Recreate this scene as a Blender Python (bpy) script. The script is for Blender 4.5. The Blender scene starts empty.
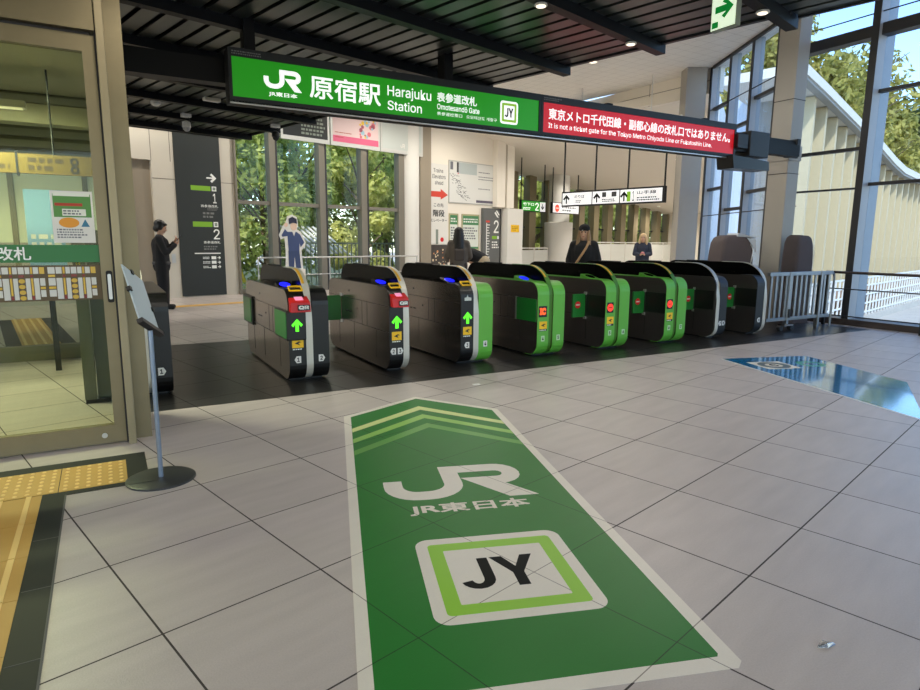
import bpy, bmesh, math, random
from mathutils import Vector, Matrix
random.seed(7)
SC = bpy.context.scene
COL = SC.collection
R = math.radians
Q = R(14.5)            # the building grid is turned against the gate row

# ------------------------------------------------------------------ camera
_f, _pitch, _roll, _yaw = 618.95, .1648, -.00776, R(29.7)
def _rotz(v, a): return Vector((v[0]*math.cos(a)-v[1]*math.sin(a), v[0]*math.sin(a)+v[1]*math.cos(a), v[2]))
_fw = Vector((0, math.cos(_pitch), -math.sin(_pitch))); _dn = Vector((0, -math.sin(_pitch), -math.cos(_pitch))); _rt = Vector((1, 0, 0))
_r2 = math.cos(_roll)*_rt + math.sin(_roll)*_dn; _d2 = -math.sin(_roll)*_rt + math.cos(_roll)*_dn
_r2, _d2, _fw = [_rotz(v, -_yaw) for v in (_r2, _d2, _fw)]
cam = bpy.data.objects.new('camera', bpy.data.cameras.new('camera')); COL.objects.link(cam)
cam.data.sensor_fit = 'HORIZONTAL'; cam.data.sensor_width = 36; cam.data.lens = 36*_f/920
cam.data.clip_end = 500
mw = Matrix.Identity(4)
for i in range(3):
    mw[i][0] = _r2[i]; mw[i][1] = -_d2[i]; mw[i][2] = -_fw[i]
mw[0][3], mw[1][3], mw[2][3] = 0, 0, 1.29
cam.matrix_world = mw
SC.camera = cam

# ------------------------------------------------------------------ sky, sun, exposure
world = bpy.data.worlds.new('sky'); SC.world = world; world.use_nodes = True
wn = world.node_tree.nodes; wn.clear()
_sky = wn.new('ShaderNodeTexSky'); _sky.sky_type = 'NISHITA'; _sky.sun_disc = False
_sky.sun_elevation = R(42); _sky.sun_rotation = R(225); _sky.air_density = 1.0; _sky.dust_density = .5; _sky.ozone_density = 3.0
_bg = wn.new('ShaderNodeBackground'); _bg.inputs[1].default_value = .46
_wo = wn.new('ShaderNodeOutputWorld')
world.node_tree.links.new(_sky.outputs[0], _bg.inputs[0]); world.node_tree.links.new(_bg.outputs[0], _wo.inputs[0])
sun = bpy.data.objects.new('sun', bpy.data.lights.new('sun', 'SUN')); COL.objects.link(sun)
sun.data.energy = 3.9; sun.data.angle = R(.6); sun.data.color = (1, .93, .80)
_sd = Vector((.72*math.cos(R(42)), .69*math.cos(R(42)), -math.sin(R(42))))   # travels towards +X +Y and down
sun.rotation_euler = _sd.to_track_quat('-Z', 'Y').to_euler()
SC.view_settings.view_transform = 'Standard'; SC.view_settings.look = 'None'
SC.view_settings.exposure = 0.0; SC.view_settings.gamma = 1; SC.view_settings.use_curve_mapping = False

# ------------------------------------------------------------------ materials
def lin(c):
    return tuple(((x/255)/12.92 if x/255 <= .04045 else ((x/255+.055)/1.055)**2.4) for x in c) + (1,)
MATS = {}
def mat(name, rgb, rough=.5, metal=0, emit=0, noise=0, nscale=8, spec=.5, bump=0, bscale=200, coat=0, stretch=None):
    if name in MATS: return MATS[name]
    m = bpy.data.materials.new(name); m.use_nodes = True; nt = m.node_tree; b = nt.nodes['Principled BSDF']
    col = lin(rgb)
    b.inputs['Base Color'].default_value = col; b.inputs['Roughness'].default_value = rough; b.inputs['Metallic'].default_value = metal
    b.inputs['Specular IOR Level'].default_value = spec; b.inputs['Coat Weight'].default_value = coat
    if emit:
        b.inputs['Emission Color'].default_value = col; b.inputs['Emission Strength'].default_value = emit
    tc = nt.nodes.new('ShaderNodeTexCoord')
    if noise:
        mp = nt.nodes.new('ShaderNodeMapping'); mp.inputs['Scale'].default_value = stretch or (1, 1, 1)
        nt.links.new(tc.outputs['Object'], mp.inputs[0])
        n = nt.nodes.new('ShaderNodeTexNoise'); n.inputs['Scale'].default_value = nscale; n.inputs['Detail'].default_value = 5
        nt.links.new(mp.outputs[0], n.inputs['Vector'])
        mx = nt.nodes.new('ShaderNodeMix'); mx.data_type = 'RGBA'
        mx.inputs[6].default_value = tuple(min(1, x*(1-noise)) for x in col[:3])+(1,); mx.inputs[7].default_value = tuple(min(1, x*(1+noise)) for x in col[:3])+(1,)
        nt.links.new(n.outputs[0], mx.inputs[0]); nt.links.new(mx.outputs[2], b.inputs['Base Color'])
    if bump:
        n2 = nt.nodes.new('ShaderNodeTexNoise'); n2.inputs['Scale'].default_value = bscale
        nt.links.new(tc.outputs['Object'], n2.inputs['Vector'])
        bp = nt.nodes.new('ShaderNodeBump'); bp.inputs['Strength'].default_value = bump; bp.inputs['Distance'].default_value = .002
        nt.links.new(n2.outputs[0], bp.inputs['Height']); nt.links.new(bp.outputs[0], b.inputs['Normal'])
    MATS[name] = m
    return m

def tilemat(name, rgb, pitch, origin, linergb, lw, rough, var=.05, ang=Q, noise=.06, spec=.5, bump=.25, lrough=.8):
    """square tiles with joints laid on the turned grid"""
    m = bpy.data.materials.new(name); m.use_nodes = True; nt = m.node_tree; L = nt.links.new; N = nt.nodes.new
    b = nt.nodes['Principled BSDF']
    g = N('ShaderNodeNewGeometry'); mp = N('ShaderNodeMapping'); mp.vector_type = 'POINT'
    mp.inputs['Rotation'].default_value = (0, 0, -ang); L(g.outputs['Position'], mp.inputs[0])
    mp2 = N('ShaderNodeMapping'); mp2.inputs['Location'].default_value = (-origin[0]/pitch, -origin[1]/pitch, 0); mp2.inputs['Scale'].default_value = (1/pitch, 1/pitch, 1/pitch)
    L(mp.outputs[0], mp2.inputs[0])
    sp = N('ShaderNodeSeparateXYZ'); L(mp2.outputs[0], sp.inputs[0])
    def M(op, a, bb=None):
        n = N('ShaderNodeMath'); n.operation = op
        for i, v in enumerate((a, bb)):
            if v is None: continue
            if isinstance(v, (int, float)): n.inputs[i].default_value = v
            else: L(v, n.inputs[i])
        return n.outputs[0]
    def line(o):
        return M('GREATER_THAN', M('ABSOLUTE', M('SUBTRACT', M('FRACT', o), .5)), .5-lw/pitch/2)
    ln = M('MAXIMUM', line(sp.outputs[0]), line(sp.outputs[1]))
    cb = N('ShaderNodeCombineXYZ'); L(M('FLOOR', sp.outputs[0]), cb.inputs[0]); L(M('FLOOR', sp.outputs[1]), cb.inputs[1])
    wnz = N('ShaderNodeTexWhiteNoise'); wnz.noise_dimensions = '2D'; L(cb.outputs[0], wnz.inputs[0])
    mp3 = N('ShaderNodeMapping'); mp3.inputs['Scale'].default_value = (1, 5, 1); L(mp.outputs[0], mp3.inputs[0])
    nz = N('ShaderNodeTexNoise'); nz.inputs['Scale'].default_value = 2.2; nz.inputs['Detail'].default_value = 6; L(mp3.outputs[0], nz.inputs['Vector'])
    n2 = N('ShaderNodeTexNoise'); n2.inputs['Scale'].default_value = 170; n2.inputs['Detail'].default_value = 2; L(g.outputs['Position'], n2.inputs['Vector'])
    f = M('ADD', M('ADD', M('MULTIPLY', M('SUBTRACT', wnz.outputs[0], .5), 2*var), M('MULTIPLY', M('SUBTRACT', nz.outputs[0], .5), 4*noise)), M('MULTIPLY', M('SUBTRACT', n2.outputs[0], .5), 3*noise))
    f = M('ADD', f, 1)
    vm = N('ShaderNodeVectorMath'); vm.operation = 'SCALE'; vm.inputs[0].default_value = lin(rgb)[:3]; L(f, vm.inputs['Scale'])
    mx = N('ShaderNodeMix'); mx.data_type = 'RGBA'; L(ln, mx.inputs[0]); L(vm.outputs[0], mx.inputs[6]); mx.inputs[7].default_value = lin(linergb)
    L(mx.outputs[2], b.inputs['Base Color'])
    mr = N('ShaderNodeMix'); mr.data_type = 'FLOAT'; L(ln, mr.inputs[0]); mr.inputs[2].default_value = rough; mr.inputs[3].default_value = lrough; L(mr.outputs[0], b.inputs['Roughness'])
    b.inputs['Specular IOR Level'].default_value = spec
    bp = N('ShaderNodeBump'); bp.inputs['Strength'].default_value = bump; bp.inputs['Distance'].default_value = .002
    L(M('SUBTRACT', n2.outputs[0], M('MULTIPLY', ln, 2.0)), bp.inputs['Height']); L(bp.outputs[0], b.inputs['Normal'])
    MATS[name] = m
    return m

def glassmat(name, tint, refl=1.0, rough=.02):
    m = bpy.data.materials.new(name); m.use_nodes = True; nt = m.node_tree; nt.nodes.clear(); L = nt.links.new; N = nt.nodes.new
    t = N('ShaderNodeBsdfTransparent'); t.inputs[0].default_value = tint+(1,)
    g = N('ShaderNodeBsdfGlossy'); g.inputs['Roughness'].default_value = rough
    fr = N('ShaderNodeFresnel'); fr.inputs[0].default_value = 1.45
    mu = N('ShaderNodeMath'); mu.operation = 'MULTIPLY'; mu.inputs[1].default_value = refl; L(fr.outputs[0], mu.inputs[0])
    ge = N('ShaderNodeNewGeometry'); sb_ = N('ShaderNodeMath'); sb_.operation = 'SUBTRACT'; sb_.inputs[0].default_value = 1; L(ge.outputs['Backfacing'], sb_.inputs[1])
    m2 = N('ShaderNodeMath'); m2.operation = 'MULTIPLY'; L(mu.outputs[0], m2.inputs[0]); L(sb_.outputs[0], m2.inputs[1]); mu = m2      # only the outer face mirrors
    mx = N('ShaderNodeMixShader'); L(mu.outputs[0], mx.inputs[0]); L(t.outputs[0], mx.inputs[1]); L(g.outputs[0], mx.inputs[2])
    o = N('ShaderNodeOutputMaterial'); L(mx.outputs[0], o.inputs[0]); MATS[name] = m
    return m

def leafmat(name, a, b_):
    m = bpy.data.materials.new(name); m.use_nodes = True; nt = m.node_tree; b = nt.nodes['Principled BSDF']; L = nt.links.new; N = nt.nodes.new
    tc = N('ShaderNodeTexCoord'); n = N('ShaderNodeTexNoise'); n.inputs['Scale'].default_value = 1.3; n.inputs['Detail'].default_value = 8; n.inputs['Roughness'].default_value = .75
    L(tc.outputs['Object'], n.inputs['Vector'])
    cr = N('ShaderNodeValToRGB'); cr.color_ramp.elements[0].color = lin(a); cr.color_ramp.elements[0].position = .38; cr.color_ramp.elements[1].color = lin(b_); cr.color_ramp.elements[1].position = .62
    L(n.outputs[0], cr.inputs[0]); L(cr.outputs[0], b.inputs['Base Color']); b.inputs['Roughness'].default_value = .5
    tr = N('ShaderNodeBsdfTranslucent'); L(cr.outputs[0], tr.inputs[0]); mx = N('ShaderNodeMixShader'); mx.inputs[0].default_value = .5
    L(b.outputs[0], mx.inputs[1]); L(tr.outputs[0], mx.inputs[2]); L(mx.outputs[0], nt.nodes['Material Output'].inputs[0]); MATS[name] = m
    return m

steel = mat('brushed_steel', (168, 160, 153), .23, .95, noise=.07, nscale=5, stretch=(1, 1, 60))
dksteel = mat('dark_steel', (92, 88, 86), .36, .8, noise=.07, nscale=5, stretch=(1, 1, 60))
steel_lt = mat('satin_steel', (200, 200, 198), .35, .9, noise=.04, nscale=6)
bronze = mat('bronze_anodised_frame', (132, 121, 94), .42, .65, noise=.08, nscale=12)
black = mat('black_paint', (14, 14, 15), .35)
blackgl = mat('black_gloss', (8, 9, 10), .22, spec=.05)
blackm = mat('matt_black', (20, 20, 20), .7)
dkgrey = mat('dark_grey_metal', (44, 46, 48), .45, .3)
white = mat('white_paint', (226, 224, 218), .55, noise=.02)
whitetx = mat('white_lettering', (238, 240, 236), .5)
whiteglow = mat('lit_white_lettering', (245, 248, 245), .4, emit=.85)
cream = mat('cream_wall_panel', (205, 198, 184), .55, noise=.03, nscale=3)
creamlt = mat('light_wall', (238, 231, 218), .6, noise=.02, nscale=2)
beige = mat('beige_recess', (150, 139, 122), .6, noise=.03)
gategrn = mat('gate_green', (96, 176, 60), .38, coat=.1)
gategrn_dk = mat('gate_green_dark', (66, 120, 34), .4)
flapgrn = mat('flap_green', (26, 122, 44), .35, coat=.2)
signgrn = mat('lit_sign_green', (30, 140, 22), .35, emit=.62)
signred = mat('lit_sign_red', (205, 26, 36), .3, emit=.5)
yellow = mat('yellow_sticker', (246, 196, 24), .45)
yellow_em = mat('yellow_lamp_strip', (226, 170, 40), .4)
red = mat('red_plastic', (205, 32, 34), .35)
pinkwin = mat('pink_reader_window', (240, 150, 190), .2, emit=.5)
blueglow = mat('blue_reader_light', (24, 30, 240), .3, emit=1.5)
arrowgrn = mat('lit_green_arrow', (90, 235, 40), .3, emit=1.1)
orangelit = mat('lit_orange_letters', (255, 100, 40), .3, emit=.9)
redlit = mat('lit_red_disc', (255, 62, 40), .3, emit=.9)
discred = mat('red_disc', (220, 30, 36), .4)
frost = mat('grey_glass_sheet', (178, 190, 194), .3)
slat = mat('canopy_slat', (88, 93, 88), .30, .75, noise=.15, nscale=1.5)
beam = mat('canopy_beam', (19, 20, 21), .45, spec=.2)
coverm = mat('brown_cover_cloth', (86, 76, 78), .8, noise=.1, nscale=6, bump=.4, bscale=25)
mullion = mat('grey_mullion', (172, 175, 179), .5, .2, noise=.04)
mullion_dk = mat('dark_mullion', (52, 52, 54), .5, .2)
colm = mat('column_cladding', (168, 163, 155), .5, .15, noise=.03)
facadem = mat('sunlit_facade', (198, 181, 147), .8, noise=.05, nscale=1.5)
gravel = mat('pale_paving', (190, 182, 170), .9, noise=.1, nscale=2)
bark = mat('bark', (110, 96, 76), .9, noise=.2)
leaf1 = leafmat('leaves_yellow_green', (164, 178, 84), (246, 242, 158))
leaf2 = leafmat('leaves_mid_green', (132, 158, 80), (222, 228, 138))
leaf3 = leafmat('leaves_dark_green', (104, 134, 72), (186, 204, 120))
hl1 = leafmat('leaves_olive', (124, 128, 60), (212, 200, 110)); hl2 = leafmat('leaves_dull_green', (66, 84, 44), (134, 144, 84)); hl3 = leafmat('leaves_deep_green', (48, 68, 42), (104, 122, 76))
glass = glassmat('clear_glass', (.93, .96, .95), .8)
glass_blue = glassmat('tinted_glass', (.84, .91, .97), 1.0)
glass_door = glassmat('door_glass', (.80, .83, .70), .7)
floor_m = tilemat('floor_tiles', (184, 175, 169), .6, (0, .22), (58, 52, 48), .007, .38, noise=.085, bump=.35)
strip_m = tilemat('dark_stone_tiles', (38, 37, 36), .6, (0, .22), (18, 17, 16), .006, .34, bump=.1)
matgrn = tilemat('mat_green', (30, 116, 40), .6, (0, .22), (20, 64, 26), .004, .42, var=0, noise=.03, bump=.12, lrough=.5, spec=.28)
matblu = tilemat('mat_blue', (36, 136, 196), .6, (0, .22), (30, 96, 140), .004, .10, var=0, noise=.03, bump=.02, lrough=.3)
MATS['mat_blue'].node_tree.nodes['Principled BSDF'].inputs['Coat Weight'].default_value = 1.0
MATS['mat_blue'].node_tree.nodes['Principled BSDF'].inputs['Coat Roughness'].default_value = .06
matwht = tilemat('mat_white', (222, 216, 202), .6, (0, .22), (140, 132, 120), .004, .4, var=0, noise=.03, bump=.12, lrough=.5)
chev1 = mat('mat_pale_yellow_green', (204, 214, 140), .4); chev2 = mat('mat_light_green', (136, 186, 82), .4); chev3 = mat('mat_soft_green', (84, 152, 56), .4)
lime = mat('mat_lime', (136, 196, 36), .4); matblk = mat('mat_black', (16, 18, 17), .6, spec=.15)
tact = mat('tactile_yellow', (196, 154, 74), .55, noise=.06, nscale=20); tact_lt = mat('tactile_pale_top', (236, 200, 120), .5)  # raised dots and bars in a paler tone
darkslab = mat('dark_border_slab', (32, 35, 37), .55, spec=.25, noise=.1, nscale=10)
slabjoint = mat('slab_joint', (92, 92, 90), .7)
denim = mat('denim', (70, 86, 118), .8); skin = mat('skin', (214, 170, 142), .5); hairblk = mat('black_hair', (18, 15, 14), .45)

# ------------------------------------------------------------------ mesh helpers
class PL:
    """a plane: origin, right, up; a point is (a, b) on it, c in front of it"""
    def __init__(s, o, u=(1, 0, 0), v=(0, 0, 1)):
        s.o, s.u, s.v = Vector(o), Vector(u).normalized(), Vector(v).normalized(); s.n = s.u.cross(s.v)
    def p(s, a, b, c=0): return s.o + s.u*a + s.v*b + s.n*c

class MB:
    def __init__(s): s.v, s.f = [], []
    def add(s, vs, fs):
        k = len(s.v); s.v += [tuple(x) for x in vs]; s.f += [tuple(i+k for i in f) for f in fs]; return s
    def box(s, x0, x1, y0, y1, z0, z1):
        return s.add([(x0, y0, z0), (x1, y0, z0), (x1, y1, z0), (x0, y1, z0), (x0, y0, z1), (x1, y0, z1), (x1, y1, z1), (x0, y1, z1)],
                     [(0, 3, 2, 1), (4, 5, 6, 7), (0, 1, 5, 4), (1, 2, 6, 5), (2, 3, 7, 6), (3, 0, 4, 7)])
    def loft(s, rings, caps=True, closed=False):
        n = len(rings[0]); vs = [p for r in rings for p in r]; fs = []
        m = len(rings)
        for i in range(m if closed else m-1):
            for j in range(n):
                a, b = i*n+j, i*n+(j+1) % n; c, d = ((i+1) % m)*n+(j+1) % n, ((i+1) % m)*n+j
                fs.append((a, b, c, d))
        if caps and not closed:
            fs.append(tuple(range(n))[::-1]); fs.append(tuple((m-1)*n+j for j in range(n)))
        return s.add(vs, fs)
    def ext(s, pl, pts, c0, c1):
        ar = sum(pts[i][0]*pts[(i+1) % len(pts)][1]-pts[(i+1) % len(pts)][0]*pts[i][1] for i in range(len(pts)))
        if ar < 0: pts = pts[::-1]
        return s.loft([[pl.p(a, b, c0) for a, b in pts], [pl.p(a, b, c1) for a, b in pts]])
    def quadstrip(s, pl, A, B, c0, c1):
        """band between two polylines of equal length, with thickness"""
        for i in range(len(A)-1):
            s.ext(pl, [A[i], A[i+1], B[i+1], B[i]], c0, c1)
        return s
    def tube(s, path, r, seg=8, caps=True):
        path = [Vector(p) for p in path]; rings = []
        rr = r if isinstance(r, (list, tuple)) else [r]*len(path)
        up = None
        for i, p in enumerate(path):
            d = (path[min(i+1, len(path)-1)]-path[max(i-1, 0)]).normalized()
            if up is None or abs(up.dot(d)) > .98: up = Vector((0, 0, 1)) if abs(d.z) < .9 else Vector((1, 0, 0))
            x = d.cross(up).normalized(); y = x.cross(d).normalized(); up = y
            rings.append([p + x*math.cos(2*math.pi*k/seg)*rr[i] + y*math.sin(2*math.pi*k/seg)*rr[i] for k in range(seg)])
        return s.loft([r_[::-1] for r_ in rings], caps)
    def cyl(s, p0, p1, r, seg=16): return s.tube([p0, p1], r, seg)
    def lathe(s, c, prof, seg=24):
        return s.loft([[(c[0]+r*math.cos(2*math.pi*k/seg), c[1]+r*math.sin(2*math.pi*k/seg), c[2]+z) for k in range(seg)] for r, z in prof])
    def ell(s, c, r, seg=14, rings=9, rot=None):
        L = []
        for i in range(rings+1):
            t = math.pi*(i+.02*(i == 0)-.02*(i == rings))/rings
            ring = []
            for k in range(seg):
                p = Vector((r[0]*math.sin(t)*math.cos(2*math.pi*k/seg), r[1]*math.sin(t)*math.sin(2*math.pi*k/seg), -r[2]*math.cos(t)))
                if rot: p = rot @ p
                ring.append(p+Vector(c))
            L.append(ring)
        return s.loft(L)
    def cap(s, p0, r0, p1, r1, seg=12):
        p0, p1 = Vector(p0), Vector(p1); d = p1-p0; n = d.normalized() if d.length > 1e-6 else Vector((0, 0, 1))
        x = n.orthogonal().normalized(); y = n.cross(x); L = []
        def ring(c, r): L.append([c+x*r*math.cos(2*math.pi*k/seg)+y*r*math.sin(2*math.pi*k/seg) for k in range(seg)])
        for t in (-88, -60, -30, 0): ring(p0+n*r0*math.sin(R(t)), r0*math.cos(R(t)))
        for t in (0, 30, 60, 88): ring(p1+n*r1*math.sin(R(t)), r1*math.cos(R(t)))
        return s.loft(L)
    def mesh(s, name):
        me = bpy.data.meshes.new(name); me.from_pydata(s.v, [], s.f); me.update(); return me
    def build(s, name, m, parent=None, smooth=False, bevel=0, **tags):
        me = s.mesh(name); me.materials.append(m)
        if bevel:
            bm = bmesh.new(); bm.from_mesh(me)
            ed = [e for e in bm.edges if len(e.link_faces) == 2 and e.calc_face_angle(0) > .6]
            bmesh.ops.bevel(bm, geom=ed, offset=bevel, segments=2, affect='EDGES', profile=.5, clamp_overlap=True); bm.to_mesh(me); bm.free()
        if smooth:
            me.polygons.foreach_set('use_smooth', [True]*len(me.polygons))
            me.set_sharp_from_angle(angle=R(38))
        return link(name, me, parent, **tags)

def link(name, data, parent=None, **tags):
    o = bpy.data.objects.new(name, data); COL.objects.link(o)
    if parent: o.parent = parent
    for k, v in tags.items(): o[k] = v
    return o
def thing(name, label, cat, loc=(0, 0, 0), rz=0, group=None):
    o = link(name, None, None, label=label, category=cat); o.location = loc; o.rotation_euler = (0, 0, rz); o.empty_display_size = .1
    if group: o['group'] = group
    return o
def tag(o, label, cat, group=None):
    o['label'] = label; o['category'] = cat
    if group: o['group'] = group
    return o
def struct(name, mb, m, parent=None, rz=0, **k):
    o = mb.build(name, m, parent, **k)
    if parent is None: o['kind'] = 'structure'; o.rotation_euler = (0, 0, rz)
    return o
def sroot(name, rz=0, loc=(0, 0, 0)):
    o = link(name, None, None, kind='structure'); o.rotation_euler = (0, 0, rz); o.location = loc; return o
def rrect(x0, x1, y0, y1, r, n=6):
    """rounded rectangle; r one radius or (bl, br, tr, tl)"""
    if not isinstance(r, (tuple, list)): r = (r,)*4
    out = []
    for (cx, cy, rr, a0) in ((x0+r[0], y0+r[0], r[0], 180), (x1-r[1], y0+r[1], r[1], 270), (x1-r[2], y1-r[2], r[2], 0), (x0+r[3], y1-r[3], r[3], 90)):
        if rr <= 0: out.append((cx, cy)); continue
        for i in range(n+1):
            a = R(a0+90*i/n); out.append((cx+rr*math.cos(a), cy+rr*math.sin(a)))
    return out
def circ(cx, cy, r, n=28, r2=None): return [(cx+r*math.cos(2*math.pi*i/n), cy+(r2 or r)*math.sin(2*math.pi*i/n)) for i in range(n)]
def ringband(mb, pl, outer, inner, c0, c1):
    mb.quadstrip(pl, outer+outer[:1], inner+inner[:1], c0, c1); return mb
def offs(path, d):
    out = []
    for i, p in enumerate(path):
        a = Vector(path[max(i-1, 0)]); b = Vector(path[min(i+1, len(path)-1)]); p = Vector(p)
        if 0 < i < len(path)-1:
            d1 = (p-a).normalized(); d2 = (b-p).normalized(); n1 = Vector((-d1.y, d1.x)); n2 = Vector((-d2.y, d2.x)); n = (n1+n2); n = n/max(.25, n.length_squared)*2
        else:
            t = (b-a).normalized(); n = Vector((-t.y, t.x))
        out.append(tuple(p+n*d))
    return out
def arcpts(cx, cy, rx, ry, a0, a1, n=8): return [(cx+rx*math.cos(R(a0+(a1-a0)*i/n)), cy+ry*math.sin(R(a0+(a1-a0)*i/n))) for i in range(n+1)]

_tc = {}
try: SANS = bpy.data.fonts.load(bpy.utils.system_resource('DATAFILES', path='fonts')+'/Inter.woff2')     # the sans face bundled with Blender
except Exception: SANS = None
def text(name, body, pl, rect, m, parent=None, bold=0, c=.001, thick=.001, fit=True):
    """lettering as thin mesh, fitted into rect (a0, a1, b0, b1) of the plane"""
    key = body
    if key not in _tc:
        cu = bpy.data.curves.new('lettering', 'FONT')
        if SANS and all(ord(ch) < 0x250 for ch in body): cu.font = SANS
        cu.body = body; cu.resolution_u = 3
        to = bpy.data.objects.new('lettering', cu); COL.objects.link(to)
        dg = bpy.context.evaluated_depsgraph_get(); me = bpy.data.meshes.new_from_object(to.evaluated_get(dg))
        _tc[key] = ([tuple(v.co) for v in me.vertices], [tuple(p.vertices) for p in me.polygons])
        bpy.data.objects.remove(to); bpy.data.curves.remove(cu); bpy.data.meshes.remove(me)
    vs, fs = _tc[key]
    xs = [v[0] for v in vs]; ys = [v[1] for v in vs]; x0, x1, y0, y1 = min(xs)-bold, max(xs)+bold, min(ys)-bold, max(ys)+bold
    a0, a1, b0, b1 = rect; sx = (a1-a0)/(x1-x0); sy = (b1-b0)/(y1-y0)
    mb = MB()
    for i, (du, dv) in enumerate([(-bold, -bold), (bold, -bold), (-bold, bold), (bold, bold)] if bold else [(0, 0)]):
        mb.add([pl.p(a0+(v[0]+du-x0)*sx, b0+(v[1]+dv-y0)*sy, c+thick+i*.00015) for v in vs], fs)
    return mb.build(name, m, parent)
def jy_letters(mb, pl, rect, c0, c1):
    """the two broad sans letters of the line badge"""
    a0, a1, b0, b1 = rect; W, H = (a1-a0)/1.12, b1-b0
    q = lambda pts: [(a0+x*W, b0+y*H) for x, y in pts]
    J = [(.37, 1.0), (.37, .32)] + arcpts(.205, .32, .165, .235, 0, -165, 9)[1:]
    mb.quadstrip(pl, q(offs(J, .078)), q(offs(J, -.078)), c0, c1)
    return mb.ext(pl, q([(.48, 1), (.66, 1), (.80, .62), (.94, 1), (1.12, 1), (.88, .42), (.88, 0), (.72, 0), (.72, .42)]), c0, c1)
def bars(name, pl, rect, rows, m, parent, rng=random, fill=.8, c=.001):
    """rows of print far too small to read: short dashes"""
    mb = MB(); a0, a1, b0, b1 = rect; rh = (b1-b0)/rows
    for i in range(rows):
        y = b0+rh*i; x = a0; end = a0+(a1-a0)*rng.uniform(.55, 1)
        while x < end:
            w = rng.uniform(.25, .7)*rh*1.6
            mb.ext(pl, [(x, y+rh*.2), (min(x+w, a1), y+rh*.2), (min(x+w, a1), y+rh*.75), (x, y+rh*.75)], c, c+.001); x += w+rh*.25*(1/fill)
    return mb.build(name, m, parent)
def panel(name, pl, rect, m, parent, c0=0, c1=.002, r=0):
    a0, a1, b0, b1 = rect
    return MB().ext(pl, rrect(a0, a1, b0, b1, r) if r else [(a0, b0), (a1, b0), (a1, b1), (a0, b1)], c0, c1).build(name, m, parent)
def arrow(mb, pl, cx, cy, h, ang, c0, c1, t=.22):
    """broad arrow pointing up turned by ang"""
    w = h*t
    pts = [(-w/2, -h/2), (w/2, -h/2), (w/2, h*.12), (h*.3, -h*.13), (h*.45, h*.03), (0, h*.5), (-h*.45, h*.03), (-h*.3, -h*.13), (-w/2, h*.12)]
    ca, sa = math.cos(ang), math.sin(ang)
    return mb.ext(pl, [(cx+x*ca-y*sa, cy+x*sa+y*ca) for x, y in pts], c0, c1)
def jr_mark(mb, pl, x0, x1, y0, y1, c0, c1):
    """the railway's two joined letters drawn with one broad stroke, in a box"""
    W, H = (x1-x0)/1.72, y1-y0
    t = .11
    def q(pts): return [(x0+a*W, y0+b*H) for a, b in pts]
    J = [(.11, .62), (.11, .45)] + arcpts(.39, .45, .28, .28, 180, 270, 7)[1:] + [(.50, .17)] + arcpts(.50, .47, .33, .30, 270, 360, 7)[1:] + [(.83, .89)]
    K = [(.72, .89), (1.40, .89)] + arcpts(1.40, .69, .20, .20, 90, -90, 10)[1:] + [(1.24, .49)]
    for i, path in enumerate((J, K)):
        mb.quadstrip(pl, q(offs(path, t)), q(offs(path, -t)), c0, c1+.0003*i)
    mb.ext(pl, q([(.95, .60), (1.40, 0), (1.74, 0), (1.36, .50), (1.36, .60)]), c0, c1+.0006)
    return mb

# ================================================================== THE SETTING
def T(xt, yt, z=0): return Vector((xt*math.cos(Q)-yt*math.sin(Q), xt*math.sin(Q)+yt*math.cos(Q), z))
GP = PL((0, 0, 0))                                    # faces the camera, along the gate row
FLOORP = PL((0, 0, 0), (1, 0, 0), (0, 1, 0))
WL = 14.5                                             # the back wall, in the building grid

# floor: one slab that stops at the glass
fl = [(-9, -7), (10.9, -7), (10.9, 6.5), (13.2, 10.2)] + [tuple(T(33, 13.3)[:2]), tuple(T(33, 17.2)[:2]), tuple(T(16.4, 17.2)[:2]), tuple(T(16.4, 14.7)[:2]), tuple(T(-6, 14.7)[:2])]
struct('floor', MB().ext(FLOORP, fl, -.25, 0), floor_m)
struct('floor_strip', MB().ext(FLOORP, [(.10, 5.1), (10.2, 5.1), (10.2, 8.35), (.10, 8.35)], .0005, .002), strip_m)
soil = MB().ext(PL((0, 0, 0), (1, 0, 0), (0, 1, 0)), [(-8, 14.9), (16.2, 14.9), (16.2, 17.4), (60, 17.4), (60, 60), (-8, 60)], -1.25, -1.2)
struct('ground_soil', soil, mat('garden_soil', (74, 80, 44), .95, noise=.3, nscale=2), rz=Q)
struct('ground', MB().box(-90, 140, -60, 140, -1.5, -1.25), gravel)

# canopy of metal slats, in the building grid
XE, YB = 6.03, 12.25
cz = sroot('ceiling_canopy', Q)
mb = MB(); x = -9.0
while x < XE-.1:
    mb.box(x+.026, min(x+.176, XE-.02), -8, YB-.1 if x < 5.5 else 6.35, 3.265, 3.29); x += .2
mb.box(6.02, 6.17, -8, 2.12, 3.265, 3.29).build('slat_panel', slat, cz)
MB().box(6.17, 6.20, -8, 2.13, 3.25, 3.46).box(6.0, 6.2, -8, 2.12, 3.36, 3.46).build('end_bay_edge', dkgrey, cz)
MB().box(-9, 5.68, -8, YB, 3.36, 3.46).box(5.68, XE, -8, 6.4, 3.36, 3.46).build('roof_deck', blackm, cz)
MB().box(XE-.03, XE+.02, 2.13, 6.4, 3.25, 3.46).box(5.66, 5.69, 6.4, YB, 3.25, 3.46).box(5.66, XE, 6.37, 6.4, 3.25, 3.46).box(-9, 5.68, YB-.04, YB, 3.25, 3.46).build('fascia', dkgrey, cz)
for k, yb in enumerate((-6.2, -5.0, -3.8, -2.6, -1.4, -.2, 1.0, 2.19, 3.38, 4.54, 5.74, 6.93, 8.12, 9.31, 10.5, 11.6)):
    MB().box(-9, (5.68 if yb > 6.5 else XE+(.06 if yb > 2.2 else .20)), yb-.05, yb+.05, 3.175, 3.36).build('ceiling_beam', beam, cz)

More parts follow.
